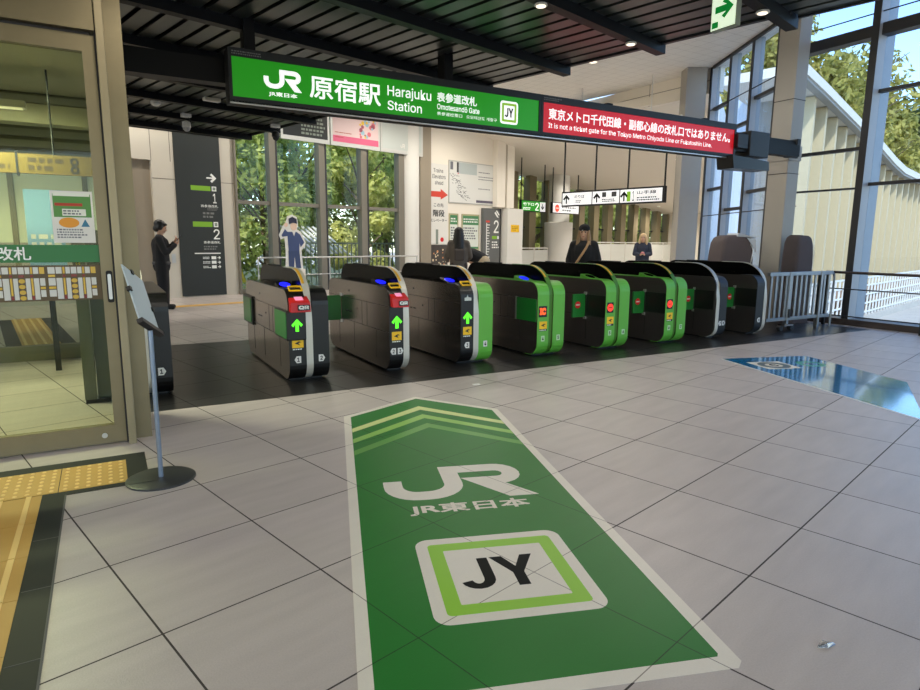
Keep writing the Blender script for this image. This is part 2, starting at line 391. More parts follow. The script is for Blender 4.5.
# high white ceiling over the hall and over the corridor
ce = [(-9, -7), (10.62, -7), (10.62, 6.6), (12.75, 10.2), tuple(T(15.6, 14.6)[:2]), tuple(T(-6, 14.6)[:2])]
def gridceil(name, rgb):
    return tilemat(name, rgb, .3, (0, 0), (190, 184, 172), .006, .6, var=.01, ang=0, noise=.01, bump=0)
struct('ceiling_hall', MB().ext(FLOORP, ce, 5.25, 5.45), gridceil('white_ceiling_boards', (244, 240, 230)))
A_, B_, C_, D_ = T(14.9, 6.9, 4.75), T(14.9, 14.4, 4.75), T(33, 17.1, 2.80), T(33, 13.4, 2.80)
E_ = T(18.2, 17.1, 4.14); F_ = T(16.5, 17.1, 4.4)
mb = MB(); pts = [A_, D_, C_, E_, F_, B_]
mb.loft([[p for p in pts], [p+Vector((0, 0, .2)) for p in pts]])
struct('ceiling_corridor', mb, creamlt)
# bulkhead between the two ceilings
def wallseg(name, p0, p1, z0, z1, th, m, **k):
    p0, p1 = Vector((p0[0], p0[1], 0)), Vector((p1[0], p1[1], 0)); d = (p1-p0).normalized(); pl = PL(p0, d, (0, 0, 1))
    return struct(name, MB().ext(pl, [(0, z0), ((p1-p0).length, z0), ((p1-p0).length, z1), (0, z1)], -th, 0), m, **k)
wallseg('trim_1', (12.0, 17.6), (12.45, 10.0), 4.72, 5.25, .15, creamlt)
mb = MB()
mb.ext(PL((12.0, 17.6, 0), (.45, -7.6, 0), (0, 0, 1)), [(0, 5.0), (7.6, 5.0), (7.6, 5.012), (0, 5.012)], .001, .006)
for a in (3.4, 5.6): mb.ext(PL((12.0, 17.6, 0), (.45, -7.6, 0), (0, 0, 1)), [(a, 4.72), (a+.012, 4.72), (a+.012, 5.25), (a, 5.25)], .001, .006)
struct('trim_2', mb, mat('panel_joint', (120, 112, 100), .7))

# back wall, left part of cream panels with a recess
BW = PL((0, WL, 0))                                   # in the grid frame of the turned roots
mb = MB()
mb.box(-6, 4.33, WL, WL+.2, 0, 5.3); mb.box(4.80, 6.62, WL, WL+.2, 0, 5.3); mb.box(4.33, 4.80, WL, WL+.2, 2.98, 5.3)
struct('wall_left', mb, cream, rz=Q)
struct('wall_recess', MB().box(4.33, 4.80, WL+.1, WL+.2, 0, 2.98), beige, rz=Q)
mb = MB(); 
for (a, b, z) in ((-6, 4.33, 2.98), (4.80, 6.62, 2.60)): mb.ext(BW, [(a, z), (b, z), (b, z+.012), (a, z+.012)], .001, .003)
for a in (4.80, 5.2, 3.4, 2.2): mb.ext(BW, [(a, 2.98), (a+.012, 2.98), (a+.012, 5.2), (a, 5.2)], .001, .003)
struct('trim_3', mb, MATS['panel_joint'], rz=Q)
# column and white wall to the right of the windows
struct('wall_centre', MB().box(12.30, 16.45, WL, WL+.25, 0, 5.3).box(16.25, 16.45, WL, 17.1, 0, 5.3), creamlt, rz=Q)
struct('trim_4', MB().box(12.30, 12.72, WL-.12, WL, 0, 5.3), beige, rz=Q)
struct('trim_5', MB().lathe((12.0, WL+.05, 0), [(.30, 0), (.30, 5.3)], 28), white, rz=Q, smooth=True)
struct('trim_6', MB().box(15.55, 15.95, WL-.22, WL, 2.45, 5.3).box(16.05, 16.40, WL-.22, WL, 2.45, 5.3), creamlt, rz=Q)
struct('trim_7', MB().box(15.95, 16.75, WL-.35, WL, 0, 2.42), white, rz=Q)
# window wall towards the trees
w1 = sroot('window_1', Q)
mb = MB()
for a, b in ((6.62, 6.66), (7.50, 7.68), (8.88, 9.07), (10.19, 10.40), (11.50, 11.70)): mb.box(a, b, WL-.10, WL+.12, 0, 5.3)
mb.box(6.62, 11.7, WL-.04, WL+.06, 2.15, 2.24).box(6.62, 11.7, WL-.04, WL+.06, 0, .12).box(6.62, 11.7, WL-.04, WL+.06, 5.1, 5.3)
mb.build('window_frame', mat('warm_grey_mullion', (128, 122, 110), .5, .3), w1)
MB().box(6.64, 11.6, WL, WL+.012, .1, 5.15).build('window_pane', glass, w1)
mb = MB()
for a in (7.66, 9.05, 10.38): mb.box(a, a+.05, WL-.105, WL+.02, 0, 5.2)
mb.build('gasket', mullion_dk, w1)
# louvred window wall of the corridor
w2 = sroot('window_2', Q)
for k in range(13):
    x = 18.0+k*1.18
    zt = 4.4-(x-16.5)*.097
    MB().box(x, x+.42, 16.85, 17.2, 0, zt).build('louvre_fin', mat('khaki_fin', (140, 128, 100), .6), w2)
MB().box(16.6, 33, 17.1, 17.16, 0, .15).box(16.6, 33, 17.08, 17.14, 1.9, 1.96).build('window_frame', mullion_dk, w2)
MB().box(16.6, 33, 17.12, 17.13, .1, 4.1).build('window_pane', glass, w2)
struct('wall_end', MB().box(32.3, 32.6, 13.2, 17.1, 0, 3.6), creamlt, rz=Q)
wallseg('wall_corridor_right', T(32.6, 13.4), T(15.8, 7.25), 0, 4.9, .15, mat('pale_outer_cladding', (226, 230, 234), .5))

# right glass wall: mullion fins, transoms, panes
w3 = sroot('window_3')
for y in (5.58, 3.65, 1.75, -.15, -2.05, -3.95, -5.85):
    f = MB().box(10.45, 10.66, y, y+.11, -.2, 5.25).box(10.67, 10.92, y+.005, y+.105, -.2, 5.25).build('mullion_fin', mullion, w3)
    MB().box(10.445, 10.45, y+.004, y+.112, .05, 5.25).box(10.45, 10.66, y+.11, y+.115, 0, 5.25).build('shade_edge', mullion_dk, f)  # shaded face of the fin painted in as a dark skin
for (y0, y1, zs) in ((5.69, 6.85, (2.18, 2.79)), (3.76, 5.58, (2.22, 3.62)), (1.86, 3.65, (2.22, 3.62)), (-.04, 1.75, (2.22, 3.62)), (-1.94, -.15, (2.22, 3.62))):
    mb = MB()
    for z in zs: mb.box(10.6, 10.7, y0, y1, z, z+(.028 if z < 2.2 else .05))
    mb.box(10.52, 10.72, y0, y1, 4.45, 4.62).build('transom', mullion_dk, w3)
    MB().box(10.655, 10.665, y0, y1, .05, 5.25).build('window_pane', glass_blue, w3)
MB().tube([(10.5, 6.8, 4.78), (10.5, -6, 4.78)], .010, 6).build('stay_cable', mullion_dk, w3)
struct('baseboard_right', MB().box(10.42, 10.75, -6, 6.8, 0, .10), mat('dark_kerb', (66, 56, 52), .4))
# column between the two glass walls
cl = sroot('trim_8')
MB().box(9.90, 10.21, 6.50, 6.85, 0, 5.25).build('column_casing', colm, cl, bevel=.01)
MB().box(9.896, 10.214, 6.496, 6.854, 2.45, 2.46).box(9.896, 10.214, 6.496, 6.854, 3.62, 3.63).build('casing_joint', dkgrey, cl)
MB().box(9.885, 10.225, 6.485, 6.865, 2.66, 2.90).build('beam_bracket', colm, cl, bevel=.005)
# the turned glass wall beyond the column
a0 = Vector((math.sin(_yaw)*9.9+math.cos(_yaw)*5.68, math.cos(_yaw)*9.9-math.sin(_yaw)*5.68, 0))
w4 = sroot('window_4', R(90)-_yaw, a0)                # local x runs away from the camera
for k in range(5):
    x = .85+k*1.03
    if k == 0: continue
    f = MB().box(x, x+.10, -.20, 0, 0, 5.25).build('mullion_fin', mullion, w4)
    MB().box(x-.004, x+.09, -.005, .012, 0, 5.25).build('shade_edge', mullion_dk, f)  # dark skin again, shade painted on the inner edge of the fin
    mb = MB()
    for z in ((1.95, 3.2), (2.05, 3.55), (2.3, 4.1), (2.0, 3.7), (2.5, 4.3))[k]: mb.box(max(x-.93, 1.4), x, -.16, -.06, z, z+.06)
    mb.build('transom', mullion_dk, w4)
    MB().box(max(x-.93, 1.3), x, -.13, -.12, 0, 5.25).build('window_pane', glass_blue, w4)
mb = MB()
for z in (1.93, 4.28): mb.tube([(.8, .03, z), (4.9, .03, z)], .011, 6)
mb.box(.8, 4.9, -.02, .03, 5.19, 5.25).build('stay_cable', mullion_dk, w4)
struct('baseboard_far', MB().box(.9, 4.9, -.3, .02, 0, .1), MATS['dark_kerb'], w4)
struct('trim_9', MB().box(5.0, 5.4, .10, .56, 0, 5.25), colm, w4)

# ------------------------------------------------------------------ left: station front with the sliding glass door
fr = sroot('wall_front')
MB().box(-4.2, .045, 4.36, 4.52, 2.475, 3.32).build('door_head', bronze, fr)
MB().box(.050, .094, 4.335, 4.56, 0, 3.3).build('door_jamb', mat('bronze_light_jamb', (150, 138, 110), .4, .6, noise=.08, nscale=12), fr, bevel=.004)
MB().box(.040, .050, 4.40, 4.5, 0, 2.6).build('jamb_shadow_gap', mullion_dk, fr)
MB().box(.094, .19, 4.455, 4.64, 0, 3.3).build('corner_post', bronze, fr)
MB().box(-4.2, .02, 4.42, 4.50, 2.44, 2.475).build('head_shadow_gap', mullion_dk, fr)
MB().box(-4.2, -1.25, 4.36, 4.52, 0, 2.48).build('side_panel', bronze, fr)
d1 = sroot('door_1')
ringband(MB(), PL((0, 4.395, 0)), [(-1.2, .01), (.040, .01), (.040, 2.455), (-1.2, 2.455)], [(-1.12, .125), (-.025, .125), (-.025, 2.362), (-1.12, 2.362)], -.055, 0).build('door_frame', bronze, d1)
MB().box(-1.12, -.025, 4.42, 4.432, .12, 2.365).build('door_pane', glass_door, d1)
h = MB().ext(PL((0, 4.395, 0)), rrect(-.001, .034, .905, 1.10, .012), .0, .010).build('door_handle', blackm, d1)
MB().ext(PL((0, 4.395, 0)), rrect(.007, .026, .925, 1.08, .008), .010, .013).build('pull_recess', steel_lt, h)
MB().lathe((0, 0, 0), [(.016, 0), (.016, .006)], 18).build('lock', steel_lt, d1).matrix_local = Matrix.Translation((-.082, 4.395, .062)) @ Matrix.Rotation(R(90), 4, 'X')
DP = PL((0, 4.418, 0))
p_ = panel('green_band', DP, (-1.12, -.026, 1.152, 1.255), mat('band_green', (34, 112, 52), .4), d1)
text('band_lettering', '表参道改札', DP, (-.80, -.372, 1.165, 1.243), whitetx, p_, .014, .003)
# leaded glass pattern strip on the door glass
st = MB().ext(DP, [(-1.12, .925), (-.026, .925), (-.026, 1.135), (-1.12, 1.135)], 0, .0015).build('pattern_strip', mat('strip_brown', (88, 72, 44), .5), d1)
mw_, my_, mr_ = MB(), MB(), MB()
rg = random.Random(3)
for k in range(4):
    x0 = -1.085+k*.262
    def cell(m, a, b, c, d): m.ext(DP, [(x0+a, .93+c), (x0+b, .93+c), (x0+b, .93+d), (x0+a, .93+d)], .002, .003)
    cell(mw_, .0, .035, .02, .06); cell(my_, .0, .035, .066, .08); cell(mw_, .0, .035, .086, .13); cell(my_, .0, .035, .136, .15); cell(mw_, .0, .035, .156, .195)
    cell(mw_, .04, .07, .005, .13); cell(my_, .075, .085, .03, .13); cell(mr_, .073, .087, .005, .026); cell(mr_, .073, .087, .136, .15); cell(mw_, .04, .07, .156, .195)
    cell(my_, .075, .085, .156, .195); cell(mw_, .09, .112, .005, .13); cell(mw_, .09, .112, .156, .195)
    for q in range(4): my_.ext(DP, circ(x0+.131, .945+q*.033, .016, 12, .013), .002, .003)
    cell(mr_, .117, .145, .136, .15); cell(mw_, .117, .145, .156, .195)
    cell(mw_, .15, .172, .005, .13); cell(mw_, .15, .172, .156, .195); cell(my_, .176, .186, .03, .13); cell(mr_, .174, .188, .005, .026); cell(mr_, .174, .188, .136, .15); cell(my_, .176, .186, .156, .195)
    cell(mw_, .19, .215, .005, .13); cell(mw_, .19, .215, .156, .195); cell(mw_, .22, .245, .02, .06); cell(my_, .22, .245, .066, .08); cell(mw_, .22, .245, .086, .13); cell(my_, .22, .245, .156, .195)
mw_.build('pale_glass', mat('pale_pattern_glass', (205, 204, 196), .25), st); my_.build('amber_glass', mat('amber_pattern_glass', (206, 168, 50), .25), st); mr_.build('red_glass', mat('red_pattern_glass', (128, 44, 34), .25), st)
# the small lobby behind the door: ceiling, far partition, signs inside
struct('ceiling_lobby', MB().box(-4.2, .05, 4.52, 8.0, 2.75, 2.85), mat('lobby_ceiling', (196, 194, 172), .6))
struct('trim_11', MB().box(-4.2, .02, 6.7, 6.9, 2.28, 2.44), mat('lobby_beam', (168, 164, 138), .5))
mb = MB()
for k in range(6): mb.box(-4.2, .0, 7.86, 7.9, 2.10+k*.11, 2.17+k*.11)
struct('trim_12', mb, mat('shutter_slats', (150, 150, 128), .5))
struct('wall_lobby_right', MB().box(.02, .07, 4.64, 5.2, 0, 3.3), bronze)
pt = sroot('window_5')
MB().box(-4.2, .0, 7.9, 8.0, 0, .16).box(-4.2, .0, 7.9, 8.0, 2.05, 3.32).box(-4.2, -2.6, 7.92, 7.98, .1, 2.1).build('partition_frame', mat('olive_frame', (120, 118, 96), .5, .3), pt)
MB().box(-2.6, .0, 7.94, 7.95, .15, 2.1).build('window_pane', glass, pt)
MB().box(-2.6, .0, 7.90, 7.93, 1.25, 2.05).build('pale_panel', mat('lobby_brightness', (220, 226, 206), .4), pt)  # brightness of reflections and lit lobby painted as a pale sheet
for x in (-2.1, -1.45, -.80, -.15): MB().box(x, x+.05, 7.86, 7.90, 1.0, 2.1).build('partition_post', MATS['olive_frame'], pt)

# ================================================================== SIGNS OVER THE GATES
b_ = thing('sign_beam', 'black box beam spanning the gate row and carrying the green and red signs', 'beam', (0, 6.32, 2.72))
MB().box(.19, 9.86, 0, .16, 0, .21).build('box_beam', beam, b_)
for x in (.19, 9.78): MB().box(x, x+.08, -.03, .19, -.03, .24).build('end_plate', dkgrey, b_)
for x in (1.24, 3.3, 5.6, 7.4): MB().box(x, x+.10, -.16, .0, .26, .60 if x < 5 else .30).box(x, x+.10, -.16, .06, .20, .28).build('hanger', beam, b_)
MB().box(8.05, 9.9, .02, .05, -.05, -.02).build('cable_tray', dkgrey, b_)
MB().box(9.80, 9.98, .10, .166, .03, .16).build('column_arm', dkgrey, b_)

SY = 6.1
def sign_case(x0, x1, name, label, panelrect, pm, pname):
    t = thing(name, label, 'sign', (x0, SY, 2.52))
    pass
    w = x1-x0
    MB().box(0, w, .012, .20, 0, .465).build('case', blackm, t)
    fr_ = MB(); pl = PL((0, .012, 0)); a0, a1, c0, c1 = panelrect
    fr_.ext(pl, [(0, 0), (w, 0), (w, c0), (0, c0)], 0, .016).ext(pl, [(0, c1), (w, c1), (w, .465), (0, .465)], 0, .016)
    fr_.ext(pl, [(0, c0), (a0, c0), (a0, c1), (0, c1)], 0, .016).ext(pl, [(a1, c0), (w, c0), (w, c1), (a1, c1)], 0, .016)
    fr_.build('frame', dkgrey, t)
    p = panel(pname, pl, panelrect, pm, t, 0, .006)
    MB().box(.0, w, -.004, .01, -.012, .012).build('lower_lip', steel_lt, t)
    return t, p, PL((0, .006, 0))
t, p, pl = sign_case(1.085, 4.54, 'station_sign', 'long lit green station name sign with white lettering hung from the canopy', (.028, 3.425, .05, .392), signgrn, 'green_panel')
def gx(a): return a-1.085
def gz(a): return a-2.52
jr_mark(MB(), pl, gx(1.39), gx(1.735), gz(2.668), gz(2.850), 0, .002).build('railway_mark', whiteglow, p)
text('mark_lettering', 'JR東日本', pl, (gx(1.43), gx(1.695), gz(2.606), gz(2.650)), whiteglow, p, .02, 0, .002)
text('station_name', '原宿駅', pl, (gx(1.815), gx(2.54), gz(2.635), gz(2.848)), whiteglow, p, .014, 0, .002)
text('name_in_english', 'Harajuku', pl, (gx(2.615), gx(3.11), gz(2.725), gz(2.850)), whiteglow, p, .004, 0, .002)
text('name_in_english', 'Station', pl, (gx(2.615), gx(3.0), gz(2.613), gz(2.705)), whiteglow, p, .004, 0, .002)
text('gate_name', '表参道改札', pl, (gx(3.18), gx(3.67), gz(2.755), gz(2.852)), whiteglow, p, .014, 0, .002)
text('gate_name_in_english', 'Omotesandō Gate', pl, (gx(3.18), gx(3.705), gz(2.678), gz(2.735)), whiteglow, p, .004, 0, .002)
text('gate_name_small', '表参道检票口   오모테산도 개찰구', pl, (gx(3.18), gx(3.935), gz(2.618), gz(2.655)), whiteglow, p, 0, 0, .002)
k_ = MB().ext(pl, rrect(gx(3.978), gx(4.218), gz(2.612), gz(2.858), .035), 0, .002).build('line_badge', whiteglow, p)
ringband(MB(), pl, rrect(gx(4.000), gx(4.196), gz(2.634), gz(2.836), .012), rrect(gx(4.026), gx(4.170), gz(2.66), gz(2.81), .003), .002, .004).build('badge_ring', mat('badge_lime', (150, 200, 60), .4, emit=.5), k_)
jy_letters(MB(), pl, (gx(4.042), gx(4.154), gz(2.685), gz(2.785)), .002, .004).build('badge_letters', matblk, k_)
bars('maker_line', PL((0, -.004, 0)), (.03, .40, .405, .445), 2, mat('dim_lettering', (120, 120, 118), .6), t)

t, p, pl = sign_case(4.545, 8.02, 'notice_sign', 'long lit red notice sign with white lettering right of the green sign', (.03, 3.44, .05, .385), signred, 'red_panel')
def rx(a): return a-4.545
text('notice_in_japanese', '東京メトロ千代田線・副都心線の改札口ではありません。', pl, (rx(4.655), rx(7.90), gz(2.722), gz(2.850)), whiteglow, p, .014, 0, .002)
text('notice_in_english', 'It is not a ticket gate for the Tokyo Metro Chiyoda Line or Fukutoshin Line.', pl, (rx(4.655), rx(7.52), gz(2.612), gz(2.685)), whiteglow, p, .004, 0, .002)
bars('maker_line', PL((0, -.004, 0)), (.03, .36, .405, .445), 2, MATS['dim_lettering'], t)

t = thing('projector_unit', 'black box and sloping tray fixed to the beam right of the red sign', 'camera unit', (8.28, 6.05, 2.52))
MB().box(.0, .44, .0, .25, .04, .40).build('housing', dkgrey, t, bevel=.01)
MB().box(-.26, .02, .05, .2, .10, .36).build('junction_box', beam, t)
MB().ext(PL((0, 0, 0)), [(-.44, .02), (.38, -.02), (.40, -.15), (-.40, -.16)], -.22, .06).build('tray', black, t)
MB().box(-.28, -.06, -.006, .05, .14, .33).build('lens_frame', dkgrey, t)
MB().box(.44, 1.40, .14, .2, .14, .32).build('arm', beam, t)

# green exit light hung under the canopy slats (turned with the canopy)
t = thing('exit_sign', 'lit green and white arrow exit sign hung under the canopy edge', 'sign', (4.35, 3.625, 2.957), R(-90))
MB().box(0, .236, 0, .055, 0, .27).build('case', mat('olive_case', (150, 158, 140), .4), t, bevel=.005)
pl = PL((0, 0, 0)); p = panel('lit_face', pl, (.008, .228, .008, .262), mat('exit_face', (226, 244, 214), .4, emit=.8), t, 0, .003)
arrow(MB(), pl, .125, .150, .165, R(-90), .003, .005, .30).build('arrow', mat('exit_green', (14, 150, 60), .4, emit=.35), p)
MB().ext(pl, [(.018, .02), (.075, .02), (.075, .065), (.018, .065)], .003, .004).build('runner_symbol', MATS['exit_green'], p)
MB().box(.04, .055, .02, .035, .27, .34).box(.18, .195, .02, .035, .27, .34).build('hanger', dkgrey, t)

# lamps and small devices on the canopy
lensm = mat('lamp_lens', (255, 240, 214), .3, emit=1.6)
def spot(name, label, xt, yt, z=3.17, e=60, col=(1, .92, .80), grp=None, r=.05):
    p = T(xt, yt); t = thing(name, label, 'lamp', (p.x, p.y, z), Q, grp)
    MB().lathe((0, 0, 0), [(r, 0), (r*1.1, -.012), (r*.85, -.016)], 20).build('lamp_housing', white, t, smooth=True)
    MB().lathe((0, 0, 0), [(r*.78, -.017), (r*.78, -.020)], 20).build('lamp_lens', lensm, t)
    l = bpy.data.lights.new('lamp_light', 'SPOT'); l.energy = e; l.color = col; l.spot_size = R(150); l.spot_blend = .8; l.shadow_soft_size = .12
    lo = bpy.data.objects.new('lamp_light', l); COL.objects.link(lo); lo.parent = t; lo.location = (0, 0, -.12)
CANOPY_E = 52
spot('downlight', 'round downlight under the canopy beam above the red sign, nearest top edge centre', 4.16, 3.38, e=CANOPY_E)
spot('downlight', 'round downlight near the end of the canopy beam above the red sign', 5.52, 3.38, e=CANOPY_E*.6)
spot('downlight', 'round downlight near the end of the canopy beam beside the exit sign', 5.55, 2.19, e=CANOPY_E*.5)
for (a, b) in ((1.2, 3.38), (-1.8, 3.38), (1.0, .99), (4.2, -.2), (-1.2, .99), (3.0, -2.6), (-.6, -2.6), (3.4, 8.12), (4.8, 10.5), (1.4, 10.5)):
    if b > 6: continue
    spot('downlight', 'added downlight under the canopy beams, unseen, there to brighten the space', a, b, e=CANOPY_E, grp='added unseen canopy downlights')  # unseen lamps added to raise the brightness under the canopy
t = thing('smoke_detector', 'small white dome detector on the dark canopy above the left corridor', 'detector', (*T(3.34, 9.72)[:2], 3.265), Q)
MB().lathe((0, 0, 0), [(.05, 0), (.05, -.02), (.07, -.025), (.066, -.06), (.04, -.085), (.01, -.09)], 20).build('dome', white, t, smooth=True)
t = thing('ceiling_lamp_box', 'flat white box under the dark canopy left of the green sign', 'lamp', (*T(3.68, 8.60)[:2], 3.17), Q)
MB().box(-.11, .11, -.05, .05, -.04, 0).build('box', mat('off_white_plastic', (214, 208, 192), .5), t, bevel=.008)
MB().box(-.10, .10, -.04, .04, -.045, -.04).build('diffuser', white, t)
def cctv(label, xt, yt, s=1.0, dark=False):
    t = thing('security_camera', label, 'camera', (*T(xt, yt)[:2], 3.265), Q)
    MB().box(-.12*s, .12*s, -.08*s, .08*s, -.10*s, 0).build('bracket_box', white, t, bevel=.01)
    MB().tube([(.05*s, 0, -.10*s), (.12*s, 0, -.16*s), (.10*s, 0, -.24*s), (.02*s, 0, -.27*s)], .018*s, 8).build('arm', dkgrey, t, smooth=True)
    MB().lathe((0, 0, 0), [(.03*s, -.18*s), (.10*s, -.22*s), (.115*s, -.34*s), (.10*s, -.36*s)], 18).build('camera_body', dkgrey if dark else white, t, smooth=True)
    MB().ell((0, 0, -.36*s), (.095*s, .095*s, .10*s)).build('camera_dome', dkgrey if dark else mat('grey_dome', (170, 170, 172), .3), t, smooth=True)
cctv('white dome security camera on bracket under the dark canopy', 4.02, 10.4, .6)
cctv('small dark security camera at the far corner of the canopy, by the windows', 5.45, 10.2, .6, True)

# ================================================================== TICKET GATES
GY, GL_ = 5.57, 1.88
def path_front(r, z0, z1, ybk, yend, n=6):
    """side outline from under the front, up the front and back along the top (y, z)"""
    return [(ybk, z0)] + arcpts(r, z0+r, r, r, 270, 180, n) + arcpts(r, z1-r, r, r, 180, 90, n) + [(yend, z1)]
def strip_from(mb, path, x0, x1, th):
    """a cover of thickness th laid on the outside of a side path"""
    out = offs(path, th)
    cen = Vector((.9, .5))
    if (Vector(out[len(out)//2])-cen).length < (Vector(path[len(path)//2])-cen).length: out = offs(path, -th)
    for i in range(len(path)-1):
        a, b, c, d = path[i], path[i+1], out[i+1], out[i]
        mb.loft([[(x0, *a), (x0, *b), (x0, *c), (x0, *d)], [(x1, *a), (x1, *b), (x1, *c), (x1, *d)]])
    return mb
def sidebox(mb, x0, x1, pts):
    return mb.loft([[(x0, y, z) for y, z in pts], [(x1, y, z) for y, z in pts]])
HOODP = [(.02, .10)] + [(.02, .70)] + arcpts(.44, .70, .42, .325, 180, 90, 12)[1:]
def gate(x0, label, wl, wr, frontm, ribm, lnum=None, rnum=None, display='arrow', qr=False, bulge=False, flapL=None, flapR=None, hips=False, seams=True, topm=None, bump_=True, rightm=None, side=steel):
    """a gate cabinet: left half wl wide, rib carrying the tall hood, right half wr wide"""
    t = thing('ticket_gate', label, 'ticket gate', (x0, GY, .0022), 0, 'automatic ticket gates across the passage')
    RB = .062; x1 = wl; x2 = wl+RB; x3 = x2+wr
    MB().box(.03, max(x3-.03, .1), .14, GL_-.12, 0, .04).build('plinth', black, t)
    body = rrect(.004, GL_, .022, .85, (.14, .14, .13, .13), 7)
    if wl: 
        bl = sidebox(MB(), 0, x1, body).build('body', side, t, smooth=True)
        pf = path_front(.14, .022, .85, .22, .30)
        strip_from(MB(), pf, -.002, x1, .006).build('front_cover', frontm, t, smooth=True)
        strip_from(MB(), [(.30, .85), (1.62, .85), (1.74, .84)], .0, x1, .006).build('top_deck', topm or blackgl, t)
    if wr:
        sidebox(MB(), x2, x3, body).build('body', steel if frontm is not black or wl == 0 else blackm, t, smooth=True)
        strip_from(MB(), path_front(.14, .022, .85, .22, 1.7), x2, x3+.002, .006).build('front_cover', rightm or (frontm if wl else dkgrey), t, smooth=True)
    if not wl:
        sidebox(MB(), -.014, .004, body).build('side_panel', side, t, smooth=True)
        MB().box(-.0155, -.014, .1, GL_-.1, .398, .403).box(-.0155, -.014, .34, .345, .10, .40).build('panel_seam', black, t)
    if flapL and not qr:
        MB().box(-.004 if wl else -.017, .0, .03 if not wl else -.0, .34, .405, .66).build('flap_housing', black, t)
    # tall hood on the rib
    back = [(GL_-.02, .70)] + arcpts(GL_-.24, .82, .22, .205, 0, 90, 8)
    hood = [(.10, .04), (.02, .14)] + [(.02, .70)] + arcpts(.44, .70, .42, .325, 180, 90, 12)[1:] + [p for p in reversed(back)] + [(GL_-.02, .10), (GL_-.08, .04)]
    hd = sidebox(MB(), x1+.006, x2-.006, hood).build('hood', blackgl, t, smooth=True)
    fy = .022 if frontm is gategrn else -.004
    edge = [(.24, .024)] + arcpts(fy+.14, .164, .14, .14, 270, 180, 7) + [(fy, .55), (fy+(.02-fy)*.6, .66)] + HOODP[1:] + [(.75, 1.0255)]
    eb = strip_from(MB(), edge, x1, x2, .006).build('hood_edge', ribm, t, smooth=True)
    strip_from(MB(), [(HOODP[6][0]-.007, HOODP[6][1]+.003)]+[(a-.006, b+.006) for a, b in HOODP[7:13]], x1+.004, x2-.034, .003).build('warning_strip', yellow_em if frontm is not dkgrey else steel_lt, hd)
    if bump_:
        MB().box(x1+.004, x2-.004, 1.05, 1.42, 1.02, 1.037).build('sensor_cap', blackm, hd, bevel=.004)
    # seams and key holes on the left face
    if wl and seams:
        mb = MB(); e = .0015
        mb.box(-e, 0, .02, GL_-.01, .397, .403).box(-e, 0, .02, GL_-.01, .655, .660).box(-e, 0, .75, .754, .40, .655).box(-e, 0, 1.0, 1.004, .10, .40).box(-e, 0, .34, .344, .10, .40)
        mb.box(-e, 0, .60, .604, .403, .66).box(-e, 0, 1.5, 1.504, .10, .40)
        mb.build('panel_seam', black, t)
        mb = MB(); mb.ext(PL((0, 0, 0), (0, -1, 0), (0, 0, 1)), circ(-1.15, .74, .012, 12), 0, .003).ext(PL((0, 0, 0), (0, -1, 0), (0, 0, 1)), circ(-.9, .56, .010, 12), 0, .003)
        mb.ext(PL((0, 0, 0), (0, -1, 0), (0, 0, 1)), [(-1.25, .50), (-1.19, .50), (-1.19, .512), (-1.25, .512)], 0, .003).ext(PL((0, 0, 0), (0, -1, 0), (0, 0, 1)), [(-1.15, .50), (-1.09, .50), (-1.09, .512), (-1.15, .512)], 0, .003)
        mb.build('key_hole', black, t)
    # reader light on the left deck
    if wl:
        cxl = x1*.5
        rp = PL((0, .34, .862), (1, 0, 0), Vector((0, .95, .22)))
        MB().ext(rp, rrect(.006, x1-.004, -.09, .17, .03), -.05, .004).build('reader_pad', blackgl if frontm is not gategrn else (topm or blackgl), t)
        MB().ext(rp, circ(cxl, .05, .050, 24, .075), .004, .007).build('reader_light', blueglow if display != 'disc' and frontm is not dkgrey else blackgl, t)
    yf = .0 - .006
    FP = PL((0, yf, 0))
    if display == 'arrow':
        arrow(MB(), FP, x1*.52, .505, .125, 0, .001, .003, .27).build('arrow_light', arrowgrn, t)
    elif display == 'ic':
        s_ = panel('display', FP, (.012, .125, .46, .585), black, t, .001, .004)
        text('display_letters', 'IC', FP, (.022, .110, .485, .565), orangelit, s_, .045, .004)
    elif display == 'disc':
        s_ = panel('display', FP, (.018, .118, .46, .585), black, t, .001, .004)
        k = MB().ext(FP, circ(.068, .523, .046, 24), .004, .006).build('no_entry_disc', redlit, s_)
        MB().ext(FP, [(.035, .515), (.10, .515), (.10, .53), (.035, .53)], .006, .007).build('bar', mat('disc_bar', (150, 30, 20), .4), k)
    if wl and frontm is not dkgrey:
        s_ = panel('caution_sticker', FP, (x1*.5-.052, x1*.5+.052, .325, .41), yellow, t, .001, .003)
        MB().ext(FP, [(x1*.5-.03, .365), (x1*.5+.01, .385), (x1*.5+.035, .375), (x1*.5+.005, .37), (x1*.5+.02, .345), (x1*.5-.005, .358)], .003, .004).build('symbol', black, s_)
        MB().ext(FP, [(x1*.5-.052, .30), (x1*.5+.052, .30), (x1*.5+.052, .325), (x1*.5-.052, .325)], .001, .003).build('caption_strip', black, s_)
        bars('caption', FP, (x1*.5-.048, x1*.5+.048, .303, .322), 1, whitetx, s_, c=.003)
    def numtag(cx, n, dirn):
        w = .032; z = .215
        if (frontm is black or frontm is dkgrey) and not (rightm and dirn > 0):
            pts = [(cx-w*.8, z-w), (cx+w*.5, z-w), (cx+w*1.1, z), (cx+w*.5, z+w), (cx-w*.8, z+w)]
            if dirn < 0: pts = [(2*cx-a, b) for a, b in pts]
        else: pts = rrect(cx-w*.75, cx+w*.75, z-w, z+w, .004)
        s = MB().ext(FP, pts, .001, .003).build('gate_number', white if frontm is black or frontm is dkgrey else mat('pale_green_tag', (190, 220, 176), .5), t)
        text('digit', n, FP, (cx-w*.35, cx+w*.35, z-w*.6, z+w*.6), matblk, s, .02, .003)
